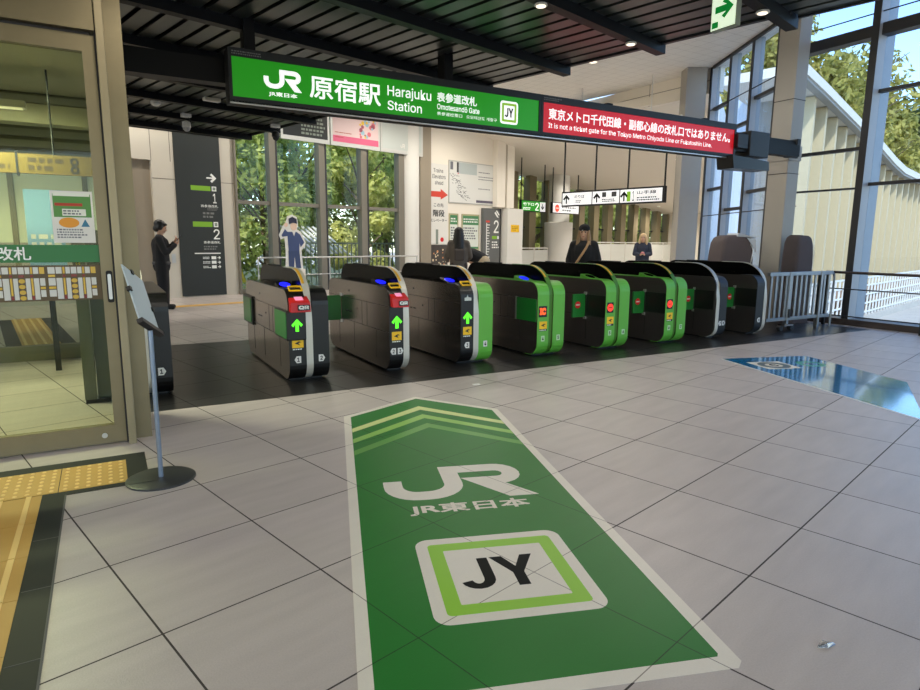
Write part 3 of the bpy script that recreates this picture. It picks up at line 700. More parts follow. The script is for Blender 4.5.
    if lnum:
        if '|' in lnum:
            a, b = lnum.split('|'); numtag(x1*.5-.035, a, -1); numtag(x1*.5+.035, b, 1)
        else: numtag(x1*.5, lnum, -1)
    if rnum:
        if '|' in rnum:
            a, b = rnum.split('|'); numtag(x2+wr*.5-.035, a, -1); numtag(x2+wr*.5+.035, b, 1)
        else: numtag(x2+wr*.5, rnum, 1)
    if frontm is black:      # ticket slot with a yellow rim on the shoulder
        sl = PL((0, .02, .835), (1, 0, 0), Vector((0, .075, .04)))
        ringband(MB(), sl, rrect(.02, x1-.01, -.008, .075, .01), rrect(.030, x1-.02, .004, .062, .004), .006, .018).build('ticket_slot', yellow, t)
        MB().ext(PL((0, -.005, 0)), [(.04, .685), (x1-.03, .685), (x1-.03, .715), (x1*.5+.01, .72), (x1*.5, .745), (x1*.5-.01, .72), (.04, .715)], 0, .003).build('ticket_symbol', mat('pale_symbol', (196, 200, 196), .5), t)
    if qr:
        rd = MB().loft([[(.012, .05, .665), (x1+.03, .05, .665), (x1+.03, .05, .80), (.012, .05, .80)], [(.006, -.075, .655), (x1+.035, -.075, .655), (x1+.035, -.06, .745), (.006, -.06, .745)]]).build('code_reader', red, t, bevel=.006)
        MB().loft([[(.06, -.035, .7605), (x1-.02, -.035, .7605), (x1-.02, .02, .787), (.06, .02, .787)], [(.06, -.035, .7635), (x1-.02, -.035, .7635), (x1-.02, .02, .790), (.06, .02, .790)]]).build('reader_window', pinkwin, rd)
        fp2 = PL((0, -.0765, 0)); lb = panel('reader_label', fp2, (.07, x1+.025, .672, .722), black, rd, .0, .002)
        text('reader_letters', 'QR', fp2, (.078, x1+.017, .680, .715), whitetx, lb, .04, .002)
    if bulge:                # deeper middle part with the flaps folded into its side
        SP = PL((-.022, 0, 0), (0, -1, 0), (0, 0, 1))
        bb = MB().box(-.022, x1, -.03, .42, .395, .665).build('middle_housing', black, t, bevel=.01)
        MB().ext(SP, rrect(-.40, .018, .415, .65, .02), 0, .006).build('flap', flapgrn, bb)
        b2 = MB().box(-.022, 0, 1.48, 1.97, .36, .68).build('middle_housing', black, t, bevel=.02)
        MB().ext(SP, rrect(-1.93, -1.53, .385, .655, .02), 0, .006).build('flap', flapgrn, b2)
        arrow(MB(), PL((0, -.031, 0)), x1*.45, .535, .115, 0, .001, .004, .27).build('arrow_light', arrowgrn, bb)
    if hips:
        SP = PL((0, 0, 0), (0, -1, 0), (0, 0, 1))
        MB().ext(SP, rrect(-.40, -.02, .405, .66, .008), 0, .008).build('flap', flapgrn, t)
        MB().ext(SP, rrect(-.425, -.405, .40, .665, .004), 0, .012).build('flap_hinge', steel_lt, t)
    def flap(xa, xb, y, disc, nm='flap'):
        f = MB().ext(PL((0, y, 0)), rrect(min(xa, xb), max(xa, xb), .375, .665, .012), -.03, 0).build(nm, flapgrn, t, bevel=.004)
        cx = xb*.62+xa*.38
        hx = xa
        MB().box(hx-.012, hx+.012, y-.02, y+.02, .655, .69).box(hx-.012, hx+.012, y-.02, y+.02, .35, .385).build('hinge', steel_lt, f)
        if disc:
            P_ = PL((0, y, 0)); d = MB().ext(P_, circ(cx, .53, .043, 22), 0, .003).build('no_entry_disc', discred, f)
            MB().ext(P_, [(cx-.03, .522), (cx+.03, .522), (cx+.03, .538), (cx-.03, .538)], .003, .004).build('bar', white, d)
    if flapL: flap(-.005, -flapL[0], flapL[1], flapL[2])
    if flapR: flap(x3+.005, x3+flapR[0], flapR[1], flapR[2])
    return t
ribw = mat('pale_hood_edge', (206, 202, 190), .4, .3)
gate(.035, 'dark ticket gate mostly hidden behind the bronze door post, leftmost of the row', .16, .165, black, ribw, None, '1', None, seams=False, topm=blackm)
gate(1.395, 'black fronted ticket gate with red code reader and folded green side flaps', .155, .152, black, ribw, '1', '2', None, qr=True, bulge=True)
gate(2.38, 'narrow ticket gate with black front and red code reader, tags 2 and 3', .145, 0, black, ribw, '2|3', None, 'arrow', qr=True, flapL=(.17, 1.42, False))
gate(3.185, 'ticket gate with black left half and bright green right half, tag 4', .150, .175, black, ribw, '3', '4', 'arrow', rightm=gategrn)
gate(4.175, 'all green ticket gate with lit IC display on its front', .155, .160, gategrn, gategrn_dk, '4', '5', 'ic', hips=True, flapR=(.33, .45, True), topm=gategrn)
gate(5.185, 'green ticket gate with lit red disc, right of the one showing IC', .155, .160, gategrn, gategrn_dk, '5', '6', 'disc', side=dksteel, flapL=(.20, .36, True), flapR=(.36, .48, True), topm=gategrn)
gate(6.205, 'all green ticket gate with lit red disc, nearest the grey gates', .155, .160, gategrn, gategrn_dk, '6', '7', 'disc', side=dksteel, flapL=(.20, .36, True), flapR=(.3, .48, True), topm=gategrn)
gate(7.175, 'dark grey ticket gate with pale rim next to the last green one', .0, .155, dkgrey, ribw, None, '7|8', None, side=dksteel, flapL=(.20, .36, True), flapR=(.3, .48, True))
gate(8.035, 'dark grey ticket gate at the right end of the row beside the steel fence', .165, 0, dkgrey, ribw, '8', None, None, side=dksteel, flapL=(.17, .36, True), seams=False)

# ================================================================== FLOOR GRAPHICS
t = thing('floor_graphic', 'green arrow shaped floor graphic with white border and railway lettering, in front of the gates', 'floor graphic', (2.185, 4.59, .0), R(-18.4))
F_ = PL((0, 0, 0), (1, 0, 0), (0, 1, 0))
out = [(-.595, -.506), (0, 0), (.588, -.487), (.592, -3.50), (.565, -3.527), (-.592, -3.527)]
inn = [(-.545, -.53), (0, -.062), (.540, -.51), (.540, -3.455), (.53, -3.468), (-.545, -3.468)]
g = MB().ext(F_, inn, .0004, .0016).build('green_field', matgrn, t)
ringband(MB(), F_, out, inn, .0004, .0016).build('white_border', matwht, t)
for k, m in enumerate((chev1, chev2, chev3)):
    y = -.255-.235*k; th = .085
    MB().quadstrip(F_, [(-.543, y-.57), (-.01, y-.05), (.538, y-.55)], [(-.543, y-.57-th), (-.01, y-.05-th-.02), (.538, y-.55-th)], .0016, .0020).build('chevron', m, g)
jr_mark(MB(), F_, -.405, .372, -2.135, -1.665, .0016, .0021).build('railway_mark', matwht, g)
text('mark_lettering', 'JR東日本', F_, (-.305, .30, -2.285, -2.165), matwht, g, .024, .0012, .001)
sq = MB().ext(F_, rrect(-.322, .322, -3.155, -2.535, .06, 8), .0016, .0020).build('line_badge', matwht, g)
ringband(MB(), F_, rrect(-.272, .272, -3.105, -2.585, .02), rrect(-.212, .212, -3.045, -2.645, .006), .0020, .0024).build('lime_ring', lime, sq)
jy_letters(MB(), F_, (-.172, .148, -2.955, -2.73), .0018, .0025).build('badge_letters', matblk, sq)

t = thing('floor_graphic', 'glossy blue floor graphic with round line symbols, at the right by the glass wall', 'floor graphic', (6.003, 4.55, 0), R(-18.4))
b_ = MB().ext(F_, [(0, 0), (1.13, .015), (1.065, -1.38), (.0, -2.54)], .0004, .0016).build('blue_field', matblu, t)
k = MB().ext(F_, rrect(.16, .56, -.62, -.24, .01), .0016, .0020).build('white_square', matwht, b_)
ringband(MB(), F_, circ(.36, -.43, .165), circ(.36, -.43, .09), .0020, .0024).build('grey_ring', mat('ring_grey', (70, 84, 80), .3), k)
text('ring_letter', 'C', F_, (.32, .40, -.485, -.375), matblk, k, .03, .0015, .001)
ringband(MB(), F_, circ(.82, -.43, .15), circ(.82, -.43, .085), .0016, .0020).build('green_ring', mat('ring_green', (60, 150, 120), .3), b_)
MB().ext(F_, [(-.0, -2.54), (.03, -2.50), (.03, 0), (0, 0)], .0016, .0019).build('pale_edge', matwht, b_)

# tactile paving with dark border slabs, left foreground
t = thing('tactile_paving', 'yellow tactile paving with dark border slabs outside the sliding door', 'tactile paving', (0, 0, .0))
mb = MB().ext(FLOORP, [(-2.0, 3.585), (.125, 3.585), (.125, 4.13), (-2.0, 4.13)], .0005, .0025).ext(FLOORP, [(-.94, .2), (-.262, .2), (-.262, 3.585), (-.94, 3.585)], .0005, .0025)
dk = mb.build('border_slab', darkslab, t)
mb = MB()
for y in (.95, 1.55, 2.15, 2.62, 3.07): mb.ext(FLOORP, [(-.36, y), (-.262, y), (-.262, y+.004), (-.36, y+.004)], .0025, .003)
mb.ext(FLOORP, [(-.266, .2), (-.258, .2), (-.258, 3.585), (-.266, 3.585)], .0025, .0035); mb.build('slab_joint', slabjoint, dk)
for k in range(6):
    xa = .022-.32*(k+1)
    bl = MB().ext(FLOORP, [(xa+.002, 3.64), (xa+.318, 3.64), (xa+.318, 4.02), (xa+.002, 4.02)], .002, .005).build('dot_block', tact, t)
    mb = MB()
    for i in range(6):
        for j in range(7): mb.lathe((xa+.03+i*.052, 3.665+j*.055, .005), [(.011, 0), (.009, .004)], 8)
    mb.build('dots', tact_lt, bl)
for k in range(9):
    y1 = 3.63-.355*k
    bl = MB().ext(FLOORP, [(-.86, y1-.352), (-.365, y1-.352), (-.365, y1), (-.86, y1)], .002, .005).build('bar_block', tact, t)
    mb = MB()
    for i in range(4): mb.box(-.835+i*.118+.05, -.835+i*.118+.072, y1-.35, y1-.002, .005, .009)
    mb.build('bars', tact_lt, bl)
t = thing('tactile_paving', 'yellow tactile strip on the hall floor beneath the dark exit guide wall', 'tactile paving', (*T(3.2, 12.35)[:2], 0), Q)
MB().box(0, 3.6, 0, .32, .0005, .004).build('strip_block', tact, t)
mb = MB()
for i in range(4): mb.box(0, 3.6, .03+i*.08, .052+i*.08, .004, .008)
mb.build('bars', tact_lt, t)
t = thing('tactile_paving', 'yellow tactile strip with dark edges seen through the sliding door', 'tactile paving', (-.68, 8.6, 0), R(8))
MB().box(-.36, .36, 0, 3.6, .0005, .003).build('border_slab', darkslab, t)
MB().box(-.2, .2, 0, 3.6, .003, .006).build('bar_block', tact, t)
mb = MB()
for i in range(4): mb.box(-.17+i*.1, -.14+i*.1, 0, 3.6, .006, .010)
mb.build('bars', tact_lt, t)

# litter
t = MB().loft([[(-.035, -.012, 0), (.0, -.02, .002), (.04, -.006, 0), (.0, .008, .003)], [(-.03, -.008, .006), (.0, -.012, .014), (.036, .0, .004), (.0, .010, .012)]]).build('foil_wrapper', mat('crumpled_foil', (220, 220, 220), .2, .9), None, bevel=.001)
t.location = (1.949, 1.002, .001); t.rotation_euler = (0, 0, R(-20)); tag(t, 'small crumpled silver wrapper on the floor, right foreground', 'litter')
t = MB().ext(F_, [(-.035, -.02), (.03, -.025), (.038, .018), (-.03, .022)], .0, .004).build('paper_scrap', white, None)
t.location = (2.881, 4.747, .0005); tag(t, 'small white paper scrap on the floor beyond the arrow tip', 'litter')

# ================================================================== LEFT FOREGROUND OBJECTS
t = thing('notice_stand', 'grey pole notice stand with tilted board and round dark base beside the door', 'sign stand', (.18, 3.60, 0))
MB().lathe((0, 0, .0005), [(.175, 0), (.175, .008), (.165, .013), (.02, .014)], 40).build('base', mat('gunmetal_base', (74, 76, 78), .4, .6), t, smooth=True)
MB().box(-.165, -.02, -.05, -.045, .0145, .0155).build('base_joint', black, t)
MB().tube([(0, 0, .012), (0, -.005, .82)], .0125, 12).build('pole', mat('blue_grey_pole', (140, 152, 168), .3, .6), t, smooth=True)
# board leans back and faces the camera at an angle
bu = Vector((.10, .17, -.10)).normalized(); bv = Vector((-.057, .2, .28)); bv = (bv-bu*bv.dot(bu)).normalized()
bp = PL((-.05, -.085, .885), bu, bv)
bd = MB().ext(bp, [(0, 0), (.22, 0), (.22, .345), (0, .345)], -.004, .004).build('board', frost, t, bevel=.002)
MB().ext(bp, [(-.004, -.014), (.224, -.014), (.224, .010), (-.004, .010)], -.012, .02).build('lower_ledge', black, t)
for a, b in ((-.006, .19), (.21, .15), (.09, .338)): MB().ext(bp, [(a-.006, b-.012), (a+.016, b-.012), (a+.016, b+.012), (a-.006, b+.012)], -.01, .012).build('clip', black, t)

t = thing('notice_sheet', 'green and white notice sheet with orange oval taped inside the door glass', 'notice', (-.252, 4.412, 1.268))
pl = PL((0, 0, 0)); s = panel('paper', pl, (0, .214, 0, .302), mat('paper', (222, 220, 214), .6), t, 0, .001)
panel('green_block', pl, (.012, .204, .15, .285), mat('print_green', (86, 140, 70), .6), s, .001, .0015)
panel('heading_band', pl, (.02, .16, .215, .232), mat('print_red', (176, 60, 40), .6), s, .0015, .002)
panel('caption_box', pl, (.055, .175, .158, .198), mat('print_pale', (224, 226, 214), .6), s, .0015, .002)
bars('caption', pl, (.06, .17, .163, .195), 2, mat('print_grey', (110, 112, 120), .6), s, c=.002)
MB().ext(pl, circ(.085, .118, .052, 20, .03), .001, .0015).build('orange_oval', mat('print_orange', (222, 150, 50), .6), s)
MB().ext(pl, [(.145, .095), (.19, .095), (.168, .14)], .001, .0015).build('blue_figure', mat('print_blue', (60, 120, 150), .6), s)
bars('body_text', pl, (.02, .20, .025, .085), 4, MATS['print_grey'], s, c=.001)
panel('header_strip', pl, (.015, .20, .272, .293), MATS['print_pale'], s, .0015, .002)

t = thing('lobby_sign_band', 'long yellow sign band hung inside the glass lobby', 'sign', (-3.2, 6.2, 1.81))
pl = PL((0, 0, 0)); MB().box(0, 3.19, .0, .05, 0, .155).build('panel', mat('ochre_panel', (104, 86, 28), .5), t)
for x in (.8, 1.75, 2.64): MB().box(x, x+.015, -.004, .054, -.02, .175).build('divider', dkgrey, t)
bars('lettering', pl, (2.0, 2.6, .02, .14), 2, mat('ochre_lettering', (64, 50, 16), .6), t)
bars('lettering', pl, (2.72, 2.98, .02, .14), 2, MATS['ochre_lettering'], t)
for z in (.045, .11): ringband(MB(), pl, circ(3.04, z, .03, 18), circ(3.04, z, .018, 18), .0, .003).build('round_symbol', dkgrey, t)
for x in (.5, 2.9): MB().tube([(x, .025, .155), (x, .025, .82)], .008, 6).build('hanger', dkgrey, t)
t = thing('lobby_pillar', 'olive grey post with yellow sticker inside the glass lobby', 'post', (-.216, 5.60, 0))
MB().box(.0, .085, .0, .12, .03, 1.36).build('post_face', mat('olive_post', (112, 114, 96), .45, .3), t, bevel=.004)
MB().box(.09, .19, .04, .16, .03, 1.36).build('post_rear', mat('grey_olive_post', (92, 96, 86), .45, .3), t, bevel=.004)
MB().box(.005, .18, .005, .15, 0, .03).build('foot', black, t)
k = panel('sticker', PL((0, 0, 0)), (.022, .05, .93, 1.24), mat('sticker_yellow', (206, 186, 40), .5), t, .0, .002)
bars('sticker_text', PL((0, 0, 0)), (.028, .044, .95, 1.22), 16, black, k, c=.002)
t = thing('lobby_lamp', 'slim white lamp bar under the lobby ceiling behind the door', 'lamp', (-1.09, 5.8, 2.25))
MB().box(-.6, .66, 0, .10, .0, .05).build('lamp_body', mat('lamp_shell', (210, 206, 184), .4), t); 
MB().box(-.58, .64, .01, .09, -.006, .0).build('lamp_lens', mat('lobby_lens', (240, 236, 200), .4, emit=.8), t)
for x in (-.5, .5): MB().tube([(x, .05, .05), (x, .05, .45)], .008, 6).build('hanger', steel, t)
l = bpy.data.lights.new('lamp_light', 'AREA'); l.energy = 60; l.color = (.98, 1, .74); l.shape = 'RECTANGLE'; l.size = 1.2; l.size_y = .1
lo = bpy.data.objects.new('lamp_light', l); COL.objects.link(lo); lo.parent = t; lo.location = (0, .05, -.01)
t = thing('lobby_lamp', 'round recessed lamp in the lobby ceiling behind the door', 'lamp', (-.62, 5.9, 2.75))
MB().lathe((0, 0, 0), [(.12, 0), (.12, -.012), (.1, -.014)], 24).build('lamp_lens', mat('lobby_round_lens', (236, 240, 200), .4, emit=1.2), t)
l = bpy.data.lights.new('lamp_light', 'SPOT'); l.energy = 150; l.color = (.98, 1, .74); l.spot_size = R(150); l.spot_blend = .7; l.shadow_soft_size = .1
lo = bpy.data.objects.new('lamp_light', l); COL.objects.link(lo); lo.parent = t; lo.location = (0, 0, -.06)
t = thing('light_blue_poster', 'light blue poster board standing in the lobby behind the notice sheet', 'poster', (-.62, 7.2, 0))
MB().box(0, .30, 0, .03, .9, 1.75).build('board', mat('poster_blue', (130, 176, 214), .5), t); MB().box(.12, .17, .0, .03, 0, .9).build('leg', dkgrey, t)
pl = PL((0, 0, 0)); bars('print', pl, (.03, .27, .98, 1.35), 5, white, t)

# ================================================================== RIGHT: fence, handrail, covered machines
t = thing('steel_fence', 'movable stainless steel fence on castors between the last gate and the glass wall', 'fence', (8.42, 5.66, 0))
fsm = mat('fence_steel', (150, 156, 162), .35, .85)
def sb(nm, *a): return MB().box(*a).build(nm, fsm, t, bevel=.004)
sb('top_rail', 0, 1.60, -.02, .03, .83, .885); sb('bottom_rail', 0, 1.60, -.015, .025, .155, .205)
for k in range(13): sb('picket', .05+k*.122, .095+k*.122, -.005, .02, .205, .83)
MB().tube([(1.60, .0, .86), (1.645, .0, .84), (1.665, .0, .78), (1.665, .0, .003)], .018, 8).build('end_loop', fsm, t, smooth=True)
for x in (.47, 1.27): 
    p = sb('post', x, x+.05, -.03, .035, .003 if x > 1 else .10, .885)
w = MB().box(.40, .62, -.05, .06, .075, .10).build('castor_plate', steel, t)
for x in (.36, .62): MB().cyl((x, -.03, .045), (x, .03, .045), .042, 16).build('castor', mat('rubber', (40, 40, 42), .6), w, smooth=True)
MB().ext(PL((0, 0, 0)), [(.49, .20), (.53, .20), (.53, .33), (.49, .33)], .03, .045).build('latch', dkgrey, t)
t = thing('handrail', 'dark three bar handrail running along the foot of the right glass wall', 'handrail', (10.2, 5.86, 0))
mb = MB(); mb.tube([(0, 0, .86), (0, -11.5, .86)], .022, 10); mb.build('top_bar', mat('brown_rail', (64, 56, 54), .35, .4), t, smooth=True)
for z in (.60, .17): MB().tube([(0, 0, z), (0, -11.5, z)], .010, 8).build('bar', dkgrey, t)
for k in range(8): MB().box(-.02, .02, -.05-k*1.42, -.01-k*1.42, 0, .85).build('post', dkgrey, t)
t = thing('handrail', 'dark handrail behind the covered machine, along the turned glass wall left of the column', 'handrail', (a0.x, a0.y, 0), R(90)-_yaw)
MB().tube([(1.0, .16, .86), (4.7, .16, .86)], .02, 8).build('top_bar', MATS['brown_rail'], t, smooth=True)
for k in range(4): MB().box(1.1+k*1.15, 1.14+k*1.15, .14, .18, 0, .85).build('post', dkgrey, t)
def covered(loc, rz, w, d, h, label, tie, slant):
    t = thing('covered_machine', label, 'covered machine', loc, rz)
    rings = []
    rg = random.Random(int(w*1000))
    for z, s in ((0, 1.0), (.3, 1.01), (.7, .97), (1.0, .98), (h-.30, .95), (h-.12, .90), (h-.04, .80), (h, .62)):
        r_ = []
        for (a, b) in rrect(-w/2*s, w/2*s, -d/2*s, d/2*s, .06, 4):
            k = 1+rg.uniform(-.012, .012)
            r_.append((a*k, b*k, z+(slant*a if z > h-.35 else 0)))
        rings.append(r_)
    mb = MB().loft(rings); c = mb.build('cloth_cover', coverm, t, smooth=True)
    MB().box(-w*.4, w*.4, -d*.4, d*.4, .0, h-.2).build('cabinet', dkgrey, c)
    MB().tube([(w*.30, -d*.36, h-.03), (w*.42, -d*.52, h*.82), (w*.36, -d*.53, h*.62), (w*.5, -d*.5, h*.45)], .006, 6).build('tie_cord', white, t)
    if tie:
        MB().loft([[(-.02, -d*.38, h-.03), (w*.46, -d*.35, h-.06), (w*.5, d*.3, h-.05), (.0, d*.3, h+.0)], [(.0, -d*.42, h+.03), (w*.5, -d*.50, h-.04), (w*.54, d*.3, h-.02), (.02, d*.3, h+.03)]]).ext(PL((0, -d*.51, 0)), [(w*.2, h-.05), (w*.49, h-.09), (w*.5, h-.3), (w*.38, h-.18)], 0, .01).build('plastic_sheet', mat('pale_plastic', (200, 206, 216), .25), t)
covered((9.62, 7.25, 0), R(-20), .62, .50, 1.45, 'machine under brown cloth cover with pale plastic sheet on top, left of the column', True, .06)
covered((9.985, 6.24, 0), R(0), .47, .31, 1.44, 'machine under a brown cloth cover standing in front of the column, behind the steel fence', False, -.05)

# ================================================================== WALL SIGNS AND POSTERS (building grid)
def onwall(name, label, cat, xt, z, group=None, off=.004): 
    p = T(xt, WL-off); return thing(name, label, cat, (p.x, p.y, z), Q, group)
P0 = PL((0, 0, 0))
# dark exit guide board
t = onwall('exit_guide_board', 'tall dark wall board with exits 1 and 2, green bars and white arrows', 'sign', 5.28, .02, off=.03)
bd = MB().box(0, 1.02, 0, .03, 0, 4.4).build('board', mat('charcoal_board', (40, 44, 42), .5), t)
def bz(z): return z-.02
def bxx(x): return x-5.28
arrow(MB(), P0, bxx(6.08), bz(2.69), .23, R(-90), .001, .003, .14).build('arrow', whitetx, bd)
lg = mat('board_lime', (126, 178, 40), .5)
for (z0, z1) in ((2.40, 2.505), (1.59, 1.705)):
    panel('green_bar', P0, (bxx(5.60), bxx(6.045), bz(z0), bz(z1)), lg, bd, 0, .002); s = panel('line_tile', P0, (bxx(6.075), bxx(6.18), bz(z0), bz(z1)), whitetx, bd, 0, .002)
    panel('tile_core', P0, (bxx(6.095), bxx(6.16), bz(z0)+.02, bz(z1)-.02), mat('tile_grey', (130, 140, 130), .5), s, .002, .003)
text('exit_number', '1', P0, (bxx(6.09), bxx(6.17), bz(2.13), bz(2.345)), whitetx, bd, .005, 0, .003)
text('exit_number', '2', P0, (bxx(6.06), bxx(6.205), bz(1.31), bz(1.54)), whitetx, bd, .005, 0, .003)
text('exit_name', '表参道改札', P0, (bxx(5.80), bxx(6.20), bz(2.03), bz(2.09)), whitetx, bd, .01, 0, .003)
text('exit_name', '表参道改札', P0, (bxx(5.82), bxx(6.21), bz(1.21), bz(1.27)), whitetx, bd, .01, 0, .003)
for r_ in ((5.95, 6.2, 1.96, 2.02), (5.84, 6.2, 1.78, 1.94), (5.82, 6.2, 1.06, 1.17)): bars('small_print', P0, (bxx(r_[0]), bxx(r_[1]), bz(r_[2]), bz(r_[3])), 2, MATS['dim_lettering'], bd)
panel('white_rule', P0, (bxx(5.60), bxx(6.20), bz(.975), bz(1.0)), whitetx, bd, 0, .002)
for z in (.885, .78, .675):
    bars('row_print', P0, (bxx(5.78), bxx(5.96), bz(z)-.03, bz(z)+.03), 2, whitetx, bd); panel('pictogram', P0, (bxx(5.98), bxx(6.09), bz(z)-.035, bz(z)+.035), whitetx, bd, 0, .002)
    arrow(MB(), P0, bxx(6.16), bz(z), .08, R(-90), .001, .003, .2).build('arrow', whitetx, bd)
t = onwall('wall_plate', 'small grey plate low on the cream wall beside the guide board', 'wall plate', 5.14, .78); panel('plate', P0, (-.04, .04, 0, .20), steel_lt, t, 0, .012, .004)
# posters above the windows
def poster(label, x0, x1, z0, z1, face):
    t = onwall('framed_poster', label, 'poster', x0, z0, 'framed posters above the windows', .16)
    MB().box(-.06, x1-x0+.06, .0, .06, -.10, z1-z0+.06).build('frame', mat('poster_frame', (206, 206, 202), .4, .3), t)
    return t, panel('print', P0, (0, x1-x0, 0, z1-z0), face, t, 0, .003)
t, p = poster('black framed poster above the windows, leftmost of three', 7.86, 9.12, 3.86, 4.75, mat('dark_print', (36, 38, 38), .4)); bars('print_lines', P0, (.5, 1.2, .05, .7), 7, MATS['tile_grey'], p, c=.003)
t, p = poster('pink poster with a yellow and rose blossom pattern above the windows, middle of three', 9.28, 10.74, 3.86, 4.75, mat('pale_pink_print', (222, 196, 196), .5))
panel('pink_band', P0, (0, 1.46, 0, .16), mat('hot_pink_print', (214, 96, 132), .5), p, .003, .004)
for k in range(26):
    a, b = random.gauss(1.05, .16), random.gauss(.48, .16); MB().ext(P0, circ(a, max(.2, min(b, .85)), random.uniform(.025, .07), 8), .0035+k*.0002, .004+k*.0002).build('blossom', mat(*random.choice((('print_yellow', (232, 190, 60), .5), ('print_rose', (206, 110, 120), .5), ('print_sky', (150, 190, 206), .5), ('print_plum', (150, 80, 96), .5)))), p)
for z, w in ((.10, .5), (.22, .7)): bars('print_lines', P0, (.06, w, z, z+.04), 1, MATS['print_red'], p, c=.0045)
t, p = poster('plain pale grey empty poster frame above the windows, rightmost of three', 10.88, 12.30, 3.86, 4.75, mat('pale_grey_print', (196, 202, 198), .35))
jr_mark(MB(), P0, .64, .80, .06, .18, .003, .005).build('railway_mark', white, p)
# white guide panel with red arrow
t = onwall('guide_panel', 'tall white wall panel with red arrow pointing right, left of the floor map poster', 'sign', 12.74, 1.22, off=.02)
s = MB().box(0, .76, 0, .02, 0, 2.42).build('panel', white, t)
bl_ = mat('print_dark', (56, 58, 60), .6)
text('english_line', 'Trains', P0, (.16, .56, 2.16, 2.28), bl_, s, .005); text('english_line', 'Elevators', P0, (.12, .66, 1.98, 2.10), bl_, s, .005); text('english_line', 'ahead', P0, (.22, .56, 1.80, 1.92), bl_, s, .005)
MB().ext(P0, [(0, 1.43), (.46, 1.43), (.46, 1.36), (.76, 1.51), (.46, 1.68), (.46, 1.60), (0, 1.60)], .001, .004).build('red_arrow', mat('print_orange_red', (214, 72, 56), .5), s)
text('japanese_line', 'この先', P0, (.18, .58, 1.13, 1.25), bl_, s, .01); text('japanese_line', '階段', P0, (.14, .62, .84, 1.05), bl_, s, .025); text('japanese_line', 'エレベーター', P0, (.04, .72, .68, .78), bl_, s, .012)
MB().ext(P0, circ(.52, .14, .07), .001, .004).build('red_dot', discred, s); panel('grey_bar', P0, (.26, .36, .0, .45), MATS['tile_grey'], s, .0, .002)
t = onwall('night_view_poster', 'dark poster with orange lights below the white panel with the red arrow', 'poster', 12.74, .1, off=.02)
s = MB().box(0, .76, 0, .02, 0, 1.10).build('print', mat('night_print', (66, 60, 56), .5, noise=.4, nscale=9), t)
for k in range(24): MB().ext(P0, circ(random.uniform(.1, .7), random.uniform(.3, .95), random.uniform(.015, .04), 7), .0, .002+k*.0001).build('light_dot', mat(*random.choice((('dot_orange', (216, 150, 96), .5), ('dot_cream', (226, 206, 170), .5)))), s)
# floor map poster
t = onwall('floor_map_poster', 'large white wall poster with an outline drawing, above the notices', 'poster', 13.54, 2.50, off=.02)
fr_ = MB().box(0, 2.17, 0, .03, 0, 1.30).build('frame', mat('silver_frame', (190, 190, 186), .35, .5), t)
s = panel('print', P0, (.03, 2.14, .03, 1.27), mat('poster_white', (226, 226, 222), .5), fr_, 0, .003)
panel('tower_block', P0, (.40, 1.24, .92, 1.26), mat('print_mist', (186, 196, 196), .6), s, .003, .004); panel('tower_dark', P0, (.34, .42, .95, 1.26), MATS['print_dark'], s, .004, .005); panel('tower_dark', P0, (.06, .18, 1.02, 1.26), MATS['print_grey'], s, .003, .004)
mb = MB(); rg = random.Random(5)
for k in range(60):
    a = rg.uniform(0, 1); x = .12+a*.55+rg.uniform(-.12, .16); z = .85-a*.7+rg.uniform(-.10, .12); d = rg.uniform(-1, 1)
    l = rg.uniform(.04, .16); mb.ext(P0, [(x, z), (x+l*math.cos(d), z+l*math.sin(d)), (x+l*math.cos(d)+.004, z+l*math.sin(d)+.010), (x+.004, z+.010)], .003, .0045)
mb.build('outline_drawing', MATS['print_dark'], s)
MB().ext(P0, circ(.40, .92, .022, 10), .004, .005).build('red_mark', discred, s)
for z, w in ((1.0, .55), (.86, .7), (.78, .7), (.48, .6)): bars('caption', P0, (1.32, 1.32+w, z, z+.05), 1, MATS['print_grey'], s, c=.003)
panel('caption_bar', P0, (1.22, 2.1, .06, .14), mat('print_violet_grey', (98, 92, 110), .6), s, .003, .004)
for x0, x1, nm in ((13.56, 13.96, 'narrow framed notice with green heading under the floor map poster, behind the long haired person'), (14.12, 14.92, 'wide framed notice with green heading under the floor map poster')):
    t = onwall('framed_notice', nm, 'notice', x0, 1.02, None, .025)
    w = x1-x0; MB().box(0, w, 0, .025, 0, 1.16).build('frame', mat('wood_frame', (176, 168, 132), .5), t)
    s = panel('sheet', P0, (.04, w-.04, .06, 1.11), mat('sheet_white', (218, 224, 216), .5), t, 0, .002)
    panel('green_heading', P0, (.04, w-.04, .82, 1.11), mat('heading_green', (70, 134, 88), .5), s, .002, .003); bars('heading', P0, (.07, w-.08, .88, 1.04), 2, whitetx, s, c=.003)
    bars('body_text', P0, (.07, w-.10, .35, .76), 5, MATS['print_grey'], s, c=.002); panel('green_foot', P0, (.04, w-.04, .06, .12), MATS['heading_green'], s, .002, .003)
t = onwall('exit_pillar_sign', 'grey pillar sign with large 2 and a ladder of white stops beside the notices', 'sign', 15.02, .1, off=.12)
s = MB().box(0, .82, 0, .11, 0, 2.30).build('panel', mat('mid_grey_panel', (98, 100, 100), .5), t); MB().box(.80, .85, -.004, .11, 0, 2.31).build('dark_side', blackm, t)
text('exit_number', '2', P0, (.50, .74, 1.50, 1.92), whitetx, s, .005, 0, .003)
mb = MB(); mb.ext(P0, [(.14, .2), (.17, .2), (.17, 1.82), (.14, 1.82)], 0, .002)
for k in range(18): mb.ext(P0, [(.17, .25+k*.088), (.25+.03*(k % 3), .25+k*.088), (.25+.03*(k % 3), .275+k*.088), (.17, .275+k*.088)], 0, .002)
